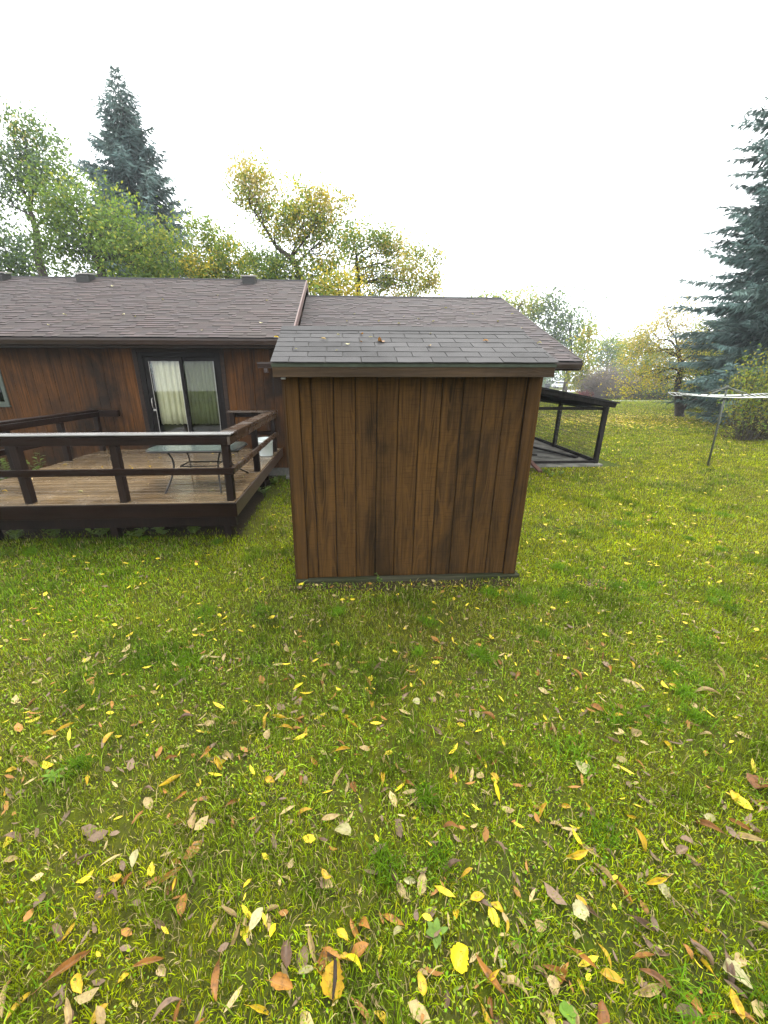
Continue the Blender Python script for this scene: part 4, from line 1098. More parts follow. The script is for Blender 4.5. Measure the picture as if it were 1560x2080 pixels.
for i, px in enumerate((1109.5, 1114.5)):
    q = at(px, 780, 98)
    bn = thing('wheelie_bin', (q.x, q.y, 0), ('dark bin on the left of the pair near the parked car', 'dark bin on the right of the pair near the parked car')[i], 'bin', 'bins at the roadside', True)
    MB().add([(-.22, -.25, 0), (.22, -.25, 0), (.22, .25, 0), (-.22, .25, 0), (-.28, -.34, 1.0), (.28, -.34, 1.0), (.28, .34, 1.0), (-.28, .34, 1.0)], [(0, 3, 2, 1), (4, 5, 6, 7), (0, 1, 5, 4), (1, 2, 6, 5), (2, 3, 7, 6), (3, 0, 4, 7)]).build('body', m_bin, bn, 0.02)
    box('lid', -.30, .30, -.36, .36, 1.004, 1.08, m_bin, bn, 0.02)
q = at(1399, 606, 260)
pyl = thing('pylon', (q.x, q.y, 0), 'faint lattice pylon far away above the crab apple', 'pylon')
pb = MB()
def leg(z, sx, sy): w = 4.0*(1 - z/q.z) + 0.4; return Vector((q.x + sx*w, q.y + sy*w, z))
zs = [q.z*k/9 for k in range(10)]
cs4 = ((-1, -1), (1, -1), (1, 1), (-1, 1))
for i in range(4):
    pb.tube([leg(z, *cs4[i]) for z in zs], 0.12, 4)
    for a, b in zip(zs[:-1], zs[1:]):
        pb.tube([leg(a, *cs4[i]), leg(b, *cs4[(i+1) % 4])], 0.07, 3, False); pb.tube([leg(b, *cs4[i]), leg(b, *cs4[(i+1) % 4])], 0.07, 3, False)
pb.build('lattice', m_alu, pyl)
ab = MB()
for fz, w in ((0.72, 6.5), (0.86, 5.0)):
    z = q.z*fz; ab.tube([(q.x - w, q.y, z), (q.x, q.y, z + 0.8), (q.x + w, q.y, z)], 0.14, 4)
ab.build('cross_arm', m_alu, pyl)

# ------------------------------------------------------------------ small plants
m_weed = plain('weed_leaf_green', (0.070, 0.130, 0.012), 0.7, 0.15, 0, 0.3, 20, 0.1)
m_weedp = plain('pale_weed_leaf', (0.075, 0.125, 0.018), 0.7, 0.15, 0, 0.25, 20, 0.1)
m_fern = plain('fern_green', (0.10, 0.155, 0.022), 0.6, 0.3, 0, 0.3, 10, 0.1)
def blade_leaf(b, base, direction, length, width, lift, n=5, droop=0.5):
    """one curved leaf as a folded strip"""
    d = Vector(direction).normalized(); s = d.cross(Vector((0, 0, 1))).normalized()
    vs = []; fs = []
    for i in range(n + 1):
        t = i/n
        w = width*math.sin(math.pi*min(1, 0.12 + 0.88*t))**0.8*0.5
        p = Vector(base) + d*length*t + Vector((0, 0, lift*length*(t - droop*t*t)))
        vs += [p - s*w + Vector((0, 0, w*0.35)), p, p + s*w + Vector((0, 0, w*0.35))]
        if i:
            k = 3*(i-1); fs += [(k, k+1, k+4, k+3), (k+1, k+2, k+5, k+4)]
    b.add(vs, fs, True)
def rosette(name, pos, n, length, width, mat, label, cat='weed', lift=0.35, group=None, seed=0):
    r = random.Random(seed); b = MB()
    for k in range(n):
        a = 2*math.pi*k/n + r.uniform(-.3, .3)
        blade_leaf(b, pos, (math.cos(a), math.sin(a), 0), length*r.uniform(.7, 1.2), width*r.uniform(.8, 1.2), lift*r.uniform(.5, 1.6))
    o = b.build(name, mat); return tag(o, label, cat, group)
def sprig(name, pos, h, n, mat, label, seed, leaf=0.05, spread=0.05, group=None, cat='weed', stems=3):
    r = random.Random(seed); root = thing(name, pos, label, cat, group)
    b = MB(); lf = MB(); pos = Vector(pos)
    for s_ in range(stems):
        tip = pos + Vector((r.uniform(-spread, spread), r.uniform(-spread, spread), h*r.uniform(.6, 1)))
        b.tube([pos, pos.lerp(tip, .5) + Vector((r.uniform(-.01, .01), 0, 0)), tip], [0.003, 0.0025, 0.001], 4, False)
        for k in range(n):
            t = 0.2 + 0.8*k/n; p = pos.lerp(tip, t); a = r.uniform(0, 6.28)
            blade_leaf(lf, p, (math.cos(a), math.sin(a), 0), leaf*r.uniform(.6, 1.2), leaf*0.5, 0.5)
    b.build('stem', mat, root); lf.build('leaves', mat, root)
    return root
g_ = ground(110, 1582); rosette('thistle_rosette', (g_.x, g_.y, 0.02), 9, 0.065, 0.016, m_weed, 'green thistle rosette low in the grass at the left', seed=1)
g_ = ground(885, 1905); rosette('plantain_weed', (g_.x, g_.y, 0.02), 6, 0.048, 0.026, m_weedp, 'pale green broad leaved plantain above the big yellow leaf', seed=2, lift=0.5)
g_ = ground(1150, 2062); rosette('clover_weed', (g_.x, g_.y, 0.02), 4, 0.035, 0.03, m_weed, 'bright green clover at the bottom edge of the lawn', seed=3, lift=0.5)
sprig('weed_sprig', (0.39, 3.69, 0), 0.12, 5, m_weed, 'small green weed growing at the foot of the shed boards', 4, 0.035, 0.05)
for i, px in enumerate((720, 660, 850, 985)):
    g_ = ground(px, 1192); sprig('weed_seedling', (g_.x, g_.y, 0), 0.05, 3, m_weed, 'tiny green seedling in the bare soil before the shed', 10 + i, 0.025, 0.03, 'seedlings along the shed foot', 'weed', 2)
for i, (px, py, L_) in enumerate(((110, 1092, 0.26), (205, 1090, 0.22), (330, 1088, 0.26), (280, 1092, 0.18), (30, 1098, 0.22), (395, 1085, 0.2), (555, 985, 0.26), (535, 1005, 0.22))):
    g_ = ground(px, py)
    sprig('small_fern', (g_.x, g_.y + 0.02, 0), L_*0.75, 8, m_fern, 'small fern growing in the dark below the front edge of the deck' if i < 6 else 'small fern growing along the right edge of the deck', 20 + i, 0.075, 0.14, 'ferns along the deck front' if i < 6 else 'ferns along the deck side', 'fern', 7)
for i, (px, py, h) in enumerate(((95, 948, 0.75), (25, 950, 0.62), (60, 952, 0.45))):
    sprig('leafy_plant', (at(px, py, 8.1).x - 0.15, 8.1, 0), h, 9, m_fern, ('tall leafy plant growing between deck end and house wall', 'bushy green plant at the house wall beyond the deck rail', 'short green plant between two taller ones at the house wall')[i], 40 + i, 0.11, 0.16, None, 'plant', 5)
for i, (px, py) in enumerate(((1120, 970), (1108, 962), (1135, 965))):
    g_ = ground(px, py); sprig('leafy_weed', (g_.x, g_.y, 0), 0.14, 5, m_weed, 'leafy green weed in front of the pen slab', 50 + i, 0.07, 0.10, 'weeds before the pen', 'weed', 4)

# ------------------------------------------------------------------ lawn grass
def grass():
    g = np.random.default_rng(21)
    Vs = []; Ls = []; Ts = []; Cs = []; base = 0
    def clear(x, y):
        ok = ~((x > SX0 - 0.06) & (x < SX1 + 0.09) & (y > SY0 - 0.06) & (y < SY1 + 0.06))
        ok &= ~((x < KX1 - 0.15) & (y > KY0 + 0.75) & (y < 20))
        ok &= ~((x > -14) & (x < 4.9) & (y > YW - 0.02) & (y < 18))
        ok &= ~((x > 4.85) & (x < 7.2) & (y > 9.2) & (y < 14.7))
        ok &= ~((x < KX1 + 0.1) & (y > KY0 + 0.48) & (g.random(len(x)) < 0.75))
        soil = np.exp(-(((x - 0.75)/1.35)**4 + ((y - 3.60)/0.17)**2)) + np.exp(-(((x - 2.74)/0.13)**2 + ((y - 3.55)/0.10)**2))
        return ok & (g.random(len(x)) > 0.6*soil)
    bands = [(0.30, 1.0, 11000), (1.0, 1.6, 10500), (1.6, 2.4, 9000), (2.4, 3.4, 7200), (3.4, 4.8, 5000), (4.8, 7.0, 3000), (7.0, 10, 1700), (10, 15, 900), (15, 22, 420), (22, 40, 130), (40, 66, 36)]
    for (y0, y1, dens) in bands:
        W = 1.06*(y1*0.95 + 0.7) + 0.9
        xm = 0.055*y1
        n = int(dens*(y1 - y0)*2*W)
        x = g.uniform(-W + xm, W + xm, n); y = g.uniform(y0, y1, n)
        k = clear(x, y) & (g.random(n) < 0.16 + (1.5 + 0.05*min(y1, 12))*np.clip(vnoise(x, y, 11.0, 13)*0.65 + vnoise(x, y, 3.1, 47)*0.55 - 0.14, 0, 1)); x = x[k]; y = y[k]; n = len(x)
        ym = 0.5*(y0 + y1)
        sc = max(1.0, (ym/2.0)**0.72)
        n1 = vnoise(x, y, 0.8, 3); n2 = vnoise(x, y, 2.7, 17); n3 = vnoise(x, y, 7.0, 31); n4 = vnoise(x, y, 0.35, 53)
        tuft = np.clip((n2*0.6 + n3*0.5 - 0.62)*4, 0, 1)
        # blade shape
        h = g.uniform(0.024, 0.056, n)*(0.75 + 0.8*tuft)*(1 + 0.12*(sc - 1))
        w = g.uniform(0.0022, 0.0042, n)*sc
        flat = g.random(n) < 0.22
        ang_ = g.uniform(0, 2*np.pi, n)
        ln = np.where(flat, g.uniform(1.2, 2.0, n), g.uniform(0.12, 0.95, n))
        h = np.where(flat, h*0.55, h)
        d = np.stack([np.cos(ang_), np.sin(ang_), np.zeros(n)], 1); s = np.stack([-d[:, 1], d[:, 0], np.zeros(n)], 1)
        P = np.stack([x, y, np.zeros(n)], 1)
        # colours
        gr = np.array([0.125, 0.240, 0.003]); yg = np.array([0.300, 0.350, 0.003]); ol = np.array([0.205, 0.195, 0.008]); dk = np.array([0.055, 0.115, 0.006]); stw = np.array([0.30, 0.24, 0.105])
        f = np.clip((n1*0.55 + n4*0.6 - 0.24)*1.7, 0, 1)[:, None]
        # the lawn right of the shed is mossier, the left greener
        side = np.clip((x - 0.2)/3.0, -0.45, 0.35)[:, None]*0.8
        f = np.clip(f + side*np.clip((y - 1.5)/2, 0, 1)[:, None], 0, 1)
        c = gr*(1 - f) + yg*f
        m = (g.random(n) < 0.30)[:, None]; c = np.where(m, ol, c)
        dryc = (np.exp(-((x - 0.6)/1.9)**2 - ((y - 2.75)/0.75)**2)*0.65 + 0.55*np.clip(vnoise(x, y, 1.1, 83)*1.6 - 0.85, 0, 1))[:, None]
        c = c*(1 - dryc) + np.array([0.175, 0.165, 0.022])*dryc
        c = c*(1 - 0.75*tuft[:, None]) + dk*0.75*tuft[:, None]
        c = c*(0.72 + 0.5*vnoise(x, y, 4.3, 29))[:, None]
        dry = g.random(n) < np.clip(0.08 + 0.22*(vnoise(x, y, 1.3, 71) - 0.35), 0.04, 0.3)
        c = np.where(dry[:, None], stw*g.uniform(0.6, 1.15, (n, 1)), c)
        c = c*np.clip(g.normal(0.90, 0.42, (n, 1)), 0.18, 2.0)
        up = np.array([0, 0, 1.0])
        hh = h[:, None]; ww = w[:, None]; ll = ln[:, None]
        if y1 <= 4.8:
            mid = P + d*hh*ll*0.35 + up*hh*0.62
            tip = P + d*hh*ll*1.0 + up*hh*np.clip(1.0 - 0.25*ll, 0.35, 1)
            V = np.stack([P - s*ww*.5, P + s*ww*.5, mid + s*ww*.42, mid - s*ww*.42, tip], 1)
            i0 = base + 5*np.arange(n)
            L_ = np.stack([i0, i0+1, i0+2, i0+3, i0+3, i0+2, i0+4], 1)
            T_ = np.tile([4, 3], n); kv = 5
        else:
            tip = P + d*hh*ll*0.8 + up*hh
            V = np.stack([P - s*ww*.6, P + s*ww*.6, tip], 1)
            i0 = base + 3*np.arange(n); L_ = np.stack([i0, i0+1, i0+2], 1); T_ = np.full(n, 3); kv = 3
        Vs.append(V.reshape(-1, 3)); Ls.append(L_.ravel()); Ts.append(T_); Cs.append(np.repeat(c, kv, 0)); base += kv*n
    # discrete coarse tufts and long single blades
    for (y0, y1, nt_) in ((0.4, 1.6, 22), (1.6, 3.2, 40), (3.2, 6.0, 50)):
        W = 1.06*(y1*0.95 + 0.7) + 0.5
        cx_ = g.uniform(-W, W, nt_); cy_ = g.uniform(y0, y1, nt_)
        px_ = []; rr_ = []
        for a, b in zip(cx_, cy_):
            m = int(g.integers(40, 170)); rad_ = g.uniform(0.025, 0.085)
            px_.append(np.stack([a + g.normal(size=m)*rad_, b + g.normal(size=m)*rad_], 1)); rr_.append(np.full(m, g.uniform(0.75, 1.25)))
        q = np.concatenate(px_); fac = np.concatenate(rr_)
        lone = np.stack([g.uniform(-W, W, int(300*(y1 - y0)*W)), g.uniform(y0, y1, int(300*(y1 - y0)*W))], 1)
        q = np.concatenate([q, lone]); fac = np.concatenate([fac, g.uniform(0.8, 1.6, len(lone))]); istuft = np.arange(len(q)) < len(q) - len(lone)
        k = clear(q[:, 0], q[:, 1]); q = q[k]; fac = fac[k]; istuft = istuft[k]; n = len(q)
        h = g.uniform(0.045, 0.085, n); w = g.uniform(0.003, 0.0048, n)*(1 + 0.12*y0); a = g.uniform(0, 6.283, n); ln = g.uniform(0.3, 1.5, n)
        d = np.stack([np.cos(a), np.sin(a), np.zeros(n)], 1); s = np.stack([-d[:, 1], d[:, 0], np.zeros(n)], 1); P = np.column_stack([q, np.zeros(n)]); up = np.array([0, 0, 1.0])
        hh = h[:, None]; ww = w[:, None]; ll = ln[:, None]
        mid = P + d*hh*ll*0.35 + up*hh*0.6; tip = P + d*hh*ll + up*hh*np.clip(1 - 0.3*ll, 0.35, 1)
        V = np.stack([P - s*ww*.5, P + s*ww*.5, mid + s*ww*.45, mid - s*ww*.45, tip], 1)
        i0 = base + 5*np.arange(n)
        c = np.where(istuft[:, None], np.array([0.075, 0.150, 0.006]), np.array([0.15, 0.22, 0.015]))*fac[:, None]*g.uniform(0.6, 1.35, (n, 1))
        dry = (g.random(n) < 0.14) & ~istuft
        c = np.where(dry[:, None], np.array([0.34, 0.27, 0.12])*g.uniform(.6, 1.1, (n, 1)), c)
        Vs.append(V.reshape(-1, 3)); Ls.append(np.stack([i0, i0+1, i0+2, i0+3, i0+3, i0+2, i0+4], 1).ravel()); Ts.append(np.tile([4, 3], n)); Cs.append(np.repeat(c, 5, 0)); base += 5*n
    # clover, moss and other small broad leaves between the blades
    for (y0, y1, dens, szz) in ((0.3, 1.6, 1300, 0.0062), (1.6, 3.0, 900, 0.0075), (3.0, 5.0, 380, 0.010), (5.0, 8.5, 120, 0.014)):
        W = 1.06*(y1*0.95 + 0.7) + 0.9
        n = int(dens*(y1 - y0)*2*W)
        x = g.uniform(-W, W, n) + 0.1; y = g.uniform(y0, y1, n)
        k = clear(x, y) & (vnoise(x, y, 2.1, 91) + 0.3*g.random(n) > 0.52); x = x[k]; y = y[k]; n = len(x)
        z = g.uniform(0.010, 0.032, n); a = g.uniform(0, 6.283, n); sz = szz*g.uniform(0.5, 1.25, n)
        P = np.stack([x, y, z], 1)
        tx = np.stack([np.cos(a), np.sin(a), g.normal(size=n)*0.35], 1)*sz[:, None]; ty = np.stack([-np.sin(a), np.cos(a), g.normal(size=n)*0.35], 1)*sz[:, None]*0.75
        V = np.stack([P + tx, P + ty*0.9 + tx*.3, P + ty*.6 - tx*.7, P - tx, P - ty*.6 - tx*.7, P - ty*.9 + tx*.3], 1)
        i0 = base + 6*np.arange(n)
        L_ = i0[:, None] + np.arange(6)
        cc = np.array([[0.12, 0.24, 0.010], [0.21, 0.29, 0.010], [0.16, 0.24, 0.03], [0.24, 0.28, 0.04]])[g.integers(4, size=n)]*g.uniform(0.7, 1.25, (n, 1))
        Vs.append(V.reshape(-1, 3)); Ls.append(L_.ravel()); Ts.append(np.full(n, 6)); Cs.append(np.repeat(cc, 6, 0)); base += 6*n
    o = np_obj('lawn_grass', None, np.concatenate(Vs), np.concatenate(Ls), np.concatenate(Ts), m_grass, np.concatenate(Cs))
    tag(o, 'short mown yellow green grass with moss and clover', 'grass', kind='stuff')
grass()

# ------------------------------------------------------------------ fallen leaves
def leaf_color_mat(name, a, b, spot):
    t = NT(name, 0.5, 0.35)
    v, rnd = t.objvec()
    n = t.noise(v, 4.5, 6, 0.7)
    vein = t.math('ABSOLUTE', t.math('SUBTRACT', t.node('ShaderNodeSeparateXYZ', {0: t.node('ShaderNodeTexCoord').outputs['Object']}).outputs[1], 0.0))
    c = t.mix(rnd, a, b)
    c = t.mix(t.ramp(n, [(0.48, 0.0), (0.68, 0.85)]), c, spot)
    c = t.mix(t.ramp(vein, [(0.0, 0.4), (0.02, 0.0)]), c, spot)
    t.color(c); t.bump(n, 0.3, 0.003)
    tr_ = t.node('ShaderNodeBsdfTranslucent', {'Color': c})
    mx = t.node('ShaderNodeMixShader', {0: 0.2, 1: t.b.outputs[0], 2: tr_.outputs[0]})
    t.t.links.new(mx.outputs[0], t.out.inputs['Surface'])
    return t.m
LC = {'yellow': leaf_color_mat('leaf_yellow', (0.36, 0.21, 0.008), (0.48, 0.34, 0.012), (0.15, 0.075, 0.010)),
      'bright yellow': leaf_color_mat('leaf_bright_yellow', (0.58, 0.46, 0.006), (0.60, 0.48, 0.008), (0.46, 0.33, 0.008)),
      'orange brown': leaf_color_mat('leaf_orange_brown', (0.16, 0.062, 0.014), (0.32, 0.145, 0.022), (0.055, 0.027, 0.011)),
      'grey brown': leaf_color_mat('leaf_grey_brown', (0.10, 0.058, 0.034), (0.19, 0.12, 0.07), (0.055, 0.034, 0.022)),
      'tan': leaf_color_mat('leaf_tan', (0.26, 0.18, 0.07), (0.38, 0.28, 0.12), (0.15, 0.09, 0.04)),
      'pale cream': leaf_color_mat('leaf_pale_cream', (0.24, 0.22, 0.085), (0.36, 0.33, 0.16), (0.15, 0.12, 0.05))}
def leaf_mesh(shape, seed, nl=8):
    r = random.Random(seed)
    b = MB(); vs = []; fs = []
    if shape == 'broad': nl = 14
    if shape == 'narrow': W_ = r.uniform(.17, .25); prof = lambda t: math.sin(math.pi*t)**0.85
    elif shape == 'oval': W_ = r.uniform(.42, .52); prof = lambda t: math.sin(math.pi*t**0.85)**0.75
    else: W_ = r.uniform(.72, .86); prof = lambda t: (math.sin(math.pi*min(1, t**0.62))**0.65)*(1 + 0.05*math.sin(19*t))
    curl = r.uniform(-2.2, 2.2) if shape == 'narrow' else r.uniform(-1.2, 1.5)
    fold = r.uniform(0.2, 1.6) if shape == 'narrow' else r.uniform(0.1, 0.9)
    twist = r.uniform(-1.0, 1.0)*(1 if shape == 'narrow' else 0.4)
    side = r.uniform(-.9, .9)
    x = z = 0.0; y0 = 0.0
    a = -curl/2; sa = -side/2
    for i in range(nl + 1):
        t = i/nl
        w = max(W_*0.5*prof(t), 0.002) if 0 < i < nl else 0.006
        th = twist*(t - 0.5)
        for u in (-1, -0.5, 0, 0.5, 1):
            yy = u*w*(1 + r.uniform(-.16, .16)*(abs(u) == 1)); zz = abs(u)**1.4*w*fold
            vs.append((x - 0.5, y0 + yy*math.cos(th) - zz*math.sin(th), z + yy*math.sin(th) + zz*math.cos(th) + r.uniform(-.006, .006)*(u != 0)))
        x += math.cos(a)*math.cos(sa)/nl; z += math.sin(a)/nl; y0 += math.sin(sa)/nl; a += curl/nl; sa += side/nl
        if i:
            k = 5*(i-1)
            for j in range(4): fs.append((k+j, k+j+1, k+j+6, k+j+5))
    zs_ = [v[2] for v in vs]; zm = sum(zs_)/len(zs_)
    vs = [(p[0], p[1], p[2] - zm) for p in vs]
    b.add(vs, fs, True)
    p0 = Vector(vs[2]); b.tube([p0, p0 + Vector((-.12, r.uniform(-.04, .04), -.02)), p0 + Vector((-.24, r.uniform(-.08, .08), r.uniform(-.06, .03)))], [0.010, 0.008, 0.007], 4, False)
    return b
SHAPES = {s: [(leaf_mesh(s, 100*i + 7)) for i in range(7)] for s in ('narrow', 'oval', 'broad')}
LMESH = {}
def get_leaf(shape, idx, colr):
    k = (shape, idx, colr)
    if k not in LMESH: LMESH[k] = SHAPES[shape][idx].mesh('fallen_leaf', LC[colr])
    return LMESH[k]
def put_leaf(pos, shape, colr, size, rz, tilt, label, group=None, idx=None):
    o = bpy.data.objects.new('fallen_leaf', get_leaf(shape, random.randrange(7) if idx is None else idx, colr))
    o.location = pos; o.scale = (size,)*3
    o.rotation_euler = (random.uniform(-tilt, tilt), random.uniform(-tilt, tilt), rz)
    link(o); return tag(o, label, 'leaf', group)
heroes = [  # pixel on the lawn, shape, colour, length, direction, label
    (938, 1944, 'broad', 'bright yellow', 0.105, 40, 'largest bright yellow broad leaf near the bottom of the lawn'),
    (521, 1863, 'oval', 'pale cream', 0.10, 60, 'pale cream oval leaf with dark blade shadows left of centre'),
    (555, 1887, 'oval', 'bright yellow', 0.055, 70, 'small bright yellow leaf right of the pale cream leaf'),
    (696, 1687, 'broad', 'pale cream', 0.10, 160, 'pale cream broad lobed leaf with stalk in the middle of the lawn'),
    (1183, 1850, 'broad', 'pale cream', 0.085, 10, 'pale round leaf under a small yellow one at the right'),
    (1181, 1827, 'oval', 'yellow', 0.06, 110, 'small yellow leaf touching the pale round leaf'),
    (720, 1957, 'narrow', 'bright yellow', 0.11, -35, 'bright yellow narrow leaf pointing at the largest yellow leaf'),
    (682, 1985, 'broad', 'yellow', 0.125, 80, 'dull yellow broad leaf crossed by a dark stick'),
    (572, 2000, 'oval', 'orange brown', 0.11, -20, 'curled orange leaf left of the dull yellow broad leaf'),
    (1500, 1985, 'broad', 'pale cream', 0.10, -45, 'pale cream folded leaf at the right edge'),
    (1498, 2038, 'oval', 'yellow', 0.085, 70, 'golden yellow oval leaf in the bottom right corner'),
    (1545, 1590, 'broad', 'orange brown', 0.14, 20, 'large curled brown leaf cut by the right edge'),
    (853, 1995, 'oval', 'yellow', 0.08, 100, 'yellow oval leaf standing below the largest yellow leaf'),
    (995, 1975, 'narrow', 'orange brown', 0.16, 120, 'long tan orange leaf right of the largest yellow leaf'),
    (1185, 1945, 'narrow', 'orange brown', 0.11, -45, 'narrow orange leaf lying alone at the lower right'),
    (1243, 1985, 'oval', 'yellow', 0.09, -30, 'curled yellow leaf below the narrow orange leaf'),
    (300, 1955, 'narrow', 'orange brown', 0.13, 15, 'folded orange brown leaf at the lower left'),
    (140, 1960, 'narrow', 'orange brown', 0.17, 40, 'long rusty leaf at the lower left edge'),
    (372, 1835, 'oval', 'orange brown', 0.10, 100, 'orange tan leaf under two small yellow leaves'),
    (354, 1795, 'narrow', 'yellow', 0.07, 95, 'small yellow leaf pair standing above the orange tan leaf'),
    (273, 1740, 'oval', 'pale cream', 0.09, 100, 'pale yellow leaf of a three leaflet spray at the left'),
    (394, 1665, 'oval', 'tan', 0.10, 100, 'pale spotted tan leaf left of centre'),
    (697, 1523, 'narrow', 'yellow', 0.12, 15, 'golden narrow leaf lying level in mid lawn'),
    (220, 1497, 'oval', 'yellow', 0.10, 70, 'yellow oval leaf on the left mid lawn'),
    (580, 1477, 'narrow', 'yellow', 0.12, -15, 'yellow narrow leaf with drooping tip in mid lawn'),
    (1215, 1440, 'oval', 'orange brown', 0.11, -30, 'orange brown leaf in the right mid lawn'),
    (1440, 1405, 'narrow', 'tan', 0.22, -20, 'long curled tan leaf at the right'),
    (1185, 1555, 'broad', 'pale cream', 0.10, 0, 'whitish leaf lying on the right mid lawn'),
    (918, 1680, 'narrow', 'orange brown', 0.12, -15, 'orange narrow leaf at the lower centre'),
    (1167, 1697, 'narrow', 'bright yellow', 0.11, 95, 'upright yellow narrow leaf at the lower right'),
    (1010, 1605, 'narrow', 'bright yellow', 0.11, 88, 'upright thin yellow leaf near centre right'),
    (808, 1890, 'oval', 'pale cream', 0.06, 40, 'small whitish leaf left of the plantain'),
    (1030, 1880, 'narrow', 'yellow', 0.07, 60, 'small dull yellow leaf left of the pale round leaf'),
    (584, 1935, 'oval', 'grey brown', 0.11, 95, 'grey brown leaf standing up beside rusty ones'),
    (730, 1930, 'oval', 'orange brown', 0.10, 20, 'crumpled rusty leaf above the bright yellow narrow leaf'),
    (665, 1775, 'oval', 'yellow', 0.07, -30, 'yellow oval leaf at the lower centre'),
    (950, 1770, 'narrow', 'yellow', 0.09, 20, 'yellow leaf lying under the orange narrow one'),
    (970, 1822, 'oval', 'yellow', 0.08, 10, 'bent yellow leaf above the plantain'),
    (1225, 2065, 'oval', 'orange brown', 0.10, 60, 'orange and yellow leaf cut by the bottom edge')]
for (px, py, shp, c_, size, deg, lab) in heroes:
    p = ground(px, py, 0.032); put_leaf(p, shp, c_, size*0.85, R(deg), 0.30, lab)
# the other leaves that show largest, scattered as they lie
def scatter(n, ylo, yhi):
    out = []
    while len(out) < n:
        py = random.uniform(ylo, yhi); px = random.uniform(-30, 1590)
        p = ground(px, py)
        dns = 0.35 + 0.65*float(vnoise(p.x, p.y, 1.6, 7)) + (0.25 if px > 700 else -0.05)
        if random.random() < dns and not (SX0 - .05 < p.x < SX1 + .1 and p.y > SY0 - .07 and p.y < 5.1): out.append(p)
    return out
MIX = [('narrow', 'yellow', 18), ('narrow', 'orange brown', 24), ('narrow', 'grey brown', 26), ('narrow', 'tan', 22), ('oval', 'yellow', 10), ('oval', 'orange brown', 8), ('oval', 'grey brown', 8), ('oval', 'tan', 9), ('oval', 'pale cream', 4), ('broad', 'tan', 4), ('broad', 'pale cream', 2)]
wts = [m[2] for m in MIX]
pts = scatter(175, 1530, 2100) + scatter(88, 1330, 1530)
for p in pts:
    s_, c_, _w = random.choices(MIX, wts)[0]
    size = random.uniform(0.06, 0.135) if s_ == 'narrow' else (random.uniform(0.045, 0.08) if s_ == 'oval' else random.uniform(0.04, 0.065))
    p.z = random.uniform(0.010, 0.030)
    put_leaf(p, s_, c_, size, random.uniform(0, 6.28), 0.6, f'{s_} {c_} leaf lying loose among others on the mown grass', f'{s_} {c_} leaves on the lawn')
# the countless rest, as litter
def litter():
    r = random.Random(3); g = np.random.default_rng(8)
    Vs = []; Ls = []; Ts = []; Cs = []; base = 0
    colr = {'y': (0.55, 0.42, 0.02), 'o': (0.26, 0.12, 0.025), 'g': (0.13, 0.085, 0.05), 't': (0.32, 0.24, 0.10), 'p': (0.52, 0.48, 0.26)}
    def add(x, y, z, size, c, narrow):
        nonlocal base
        a = r.uniform(0, 6.28); d = Vector((math.cos(a), math.sin(a), r.uniform(-.3, .3))).normalized(); s = d.cross(Vector((0, 0, 1))).normalized()
        s = (s + Vector((0, 0, r.uniform(-.6, .6)))).normalized(); u = d.cross(s)
        w = size*(0.12 if narrow else 0.26); cu = r.uniform(-.15, .2)*size
        p = Vector((x, y, z)); q = []
        for t, k in ((-.5, .05), (-.2, .9), (.2, .9), (.5, .05)):
            m = p + d*size*t + u*cu*(4*t*t); q += [m - s*w*k + u*w*.3*k, m + s*w*k + u*w*.3*k]
        Vs.extend([tuple(v) for v in q])
        for i in (0, 2, 4): Ls.extend([base+i, base+i+1, base+i+3, base+i+2]); Ts.append(4)
        cc = np.array(colr[c])*r.uniform(.75, 1.2); Cs.extend([cc]*8); base += 8
    def many(n, fx, fy, zr, sr, codes, test=None):
        k = 0
        while k < n:
            x, y = fx(), fy()
            if test and not test(x, y): continue
            add(x, y, r.uniform(*zr), r.uniform(*sr), r.choice(codes), r.random() < .65); k += 1
    def free(x, y):
        return not ((SX0 - .05 < x < SX1 + .1 and SY0 - .06 < y < 5.1) or (x < KX1 + .05 and y > KY0 - .1) or (-14 < x < 4.9 and y > 8.6 and y < 18) or (4.8 < x < 7.2 and 9.2 < y < 14.7))
    # near and middle lawn: small bits between the big leaves
    many(1500, lambda: r.uniform(-3.2, 3.4), lambda: r.uniform(0.4, 3.2), (.008, .030), (.018, .05), 'ggtgoggy', free)
    many(1000, lambda: r.uniform(-4.5, 6.0), lambda: r.uniform(2.4, 6.0), (.012, .034), (.03, .075), 'yytyogtgy', free)
    many(850, lambda: r.uniform(1.5, 15), lambda: r.uniform(5.0, 15), (.02, .045), (.04, .085), 'yyytyy', free)
    many(800, lambda: r.uniform(3, 26), lambda: r.uniform(9, 28), (.02, .05), (.06, .12), 'yyptyy', free)
    many(380, lambda: r.uniform(-2.3, 2.5), lambda: r.uniform(0.6, 2.7), (.008, .030), (.045, .10), 'gtogyotty', free)
    # carpet of yellow leaves under and left of the crab apple
    many(3200, lambda: r.gauss(15.2, 3.4), lambda: r.gauss(20.5, 2.3), (.02, .05), (.07, .15), 'yyyyyot', lambda x, y: free(x, y) and y > 15.5)
    many(130, lambda: r.uniform(-.4, 1.9), lambda: r.uniform(3.35, 3.68), (.01, .02), (.02, .06), 'ttgogy', None)
    many(60, lambda: r.gauss(2.74, .1), lambda: r.gauss(3.55, .08), (.01, .02), (.02, .05), 'ggot', None)
    o = np_obj('leaf_litter', None, np.array(Vs), Ls, Ts, m_litter, np.array(Cs))
    tag(o, 'scattered small yellow tan and brown fallen leaves on the lawn', 'leaf litter', kind='stuff')
litter()
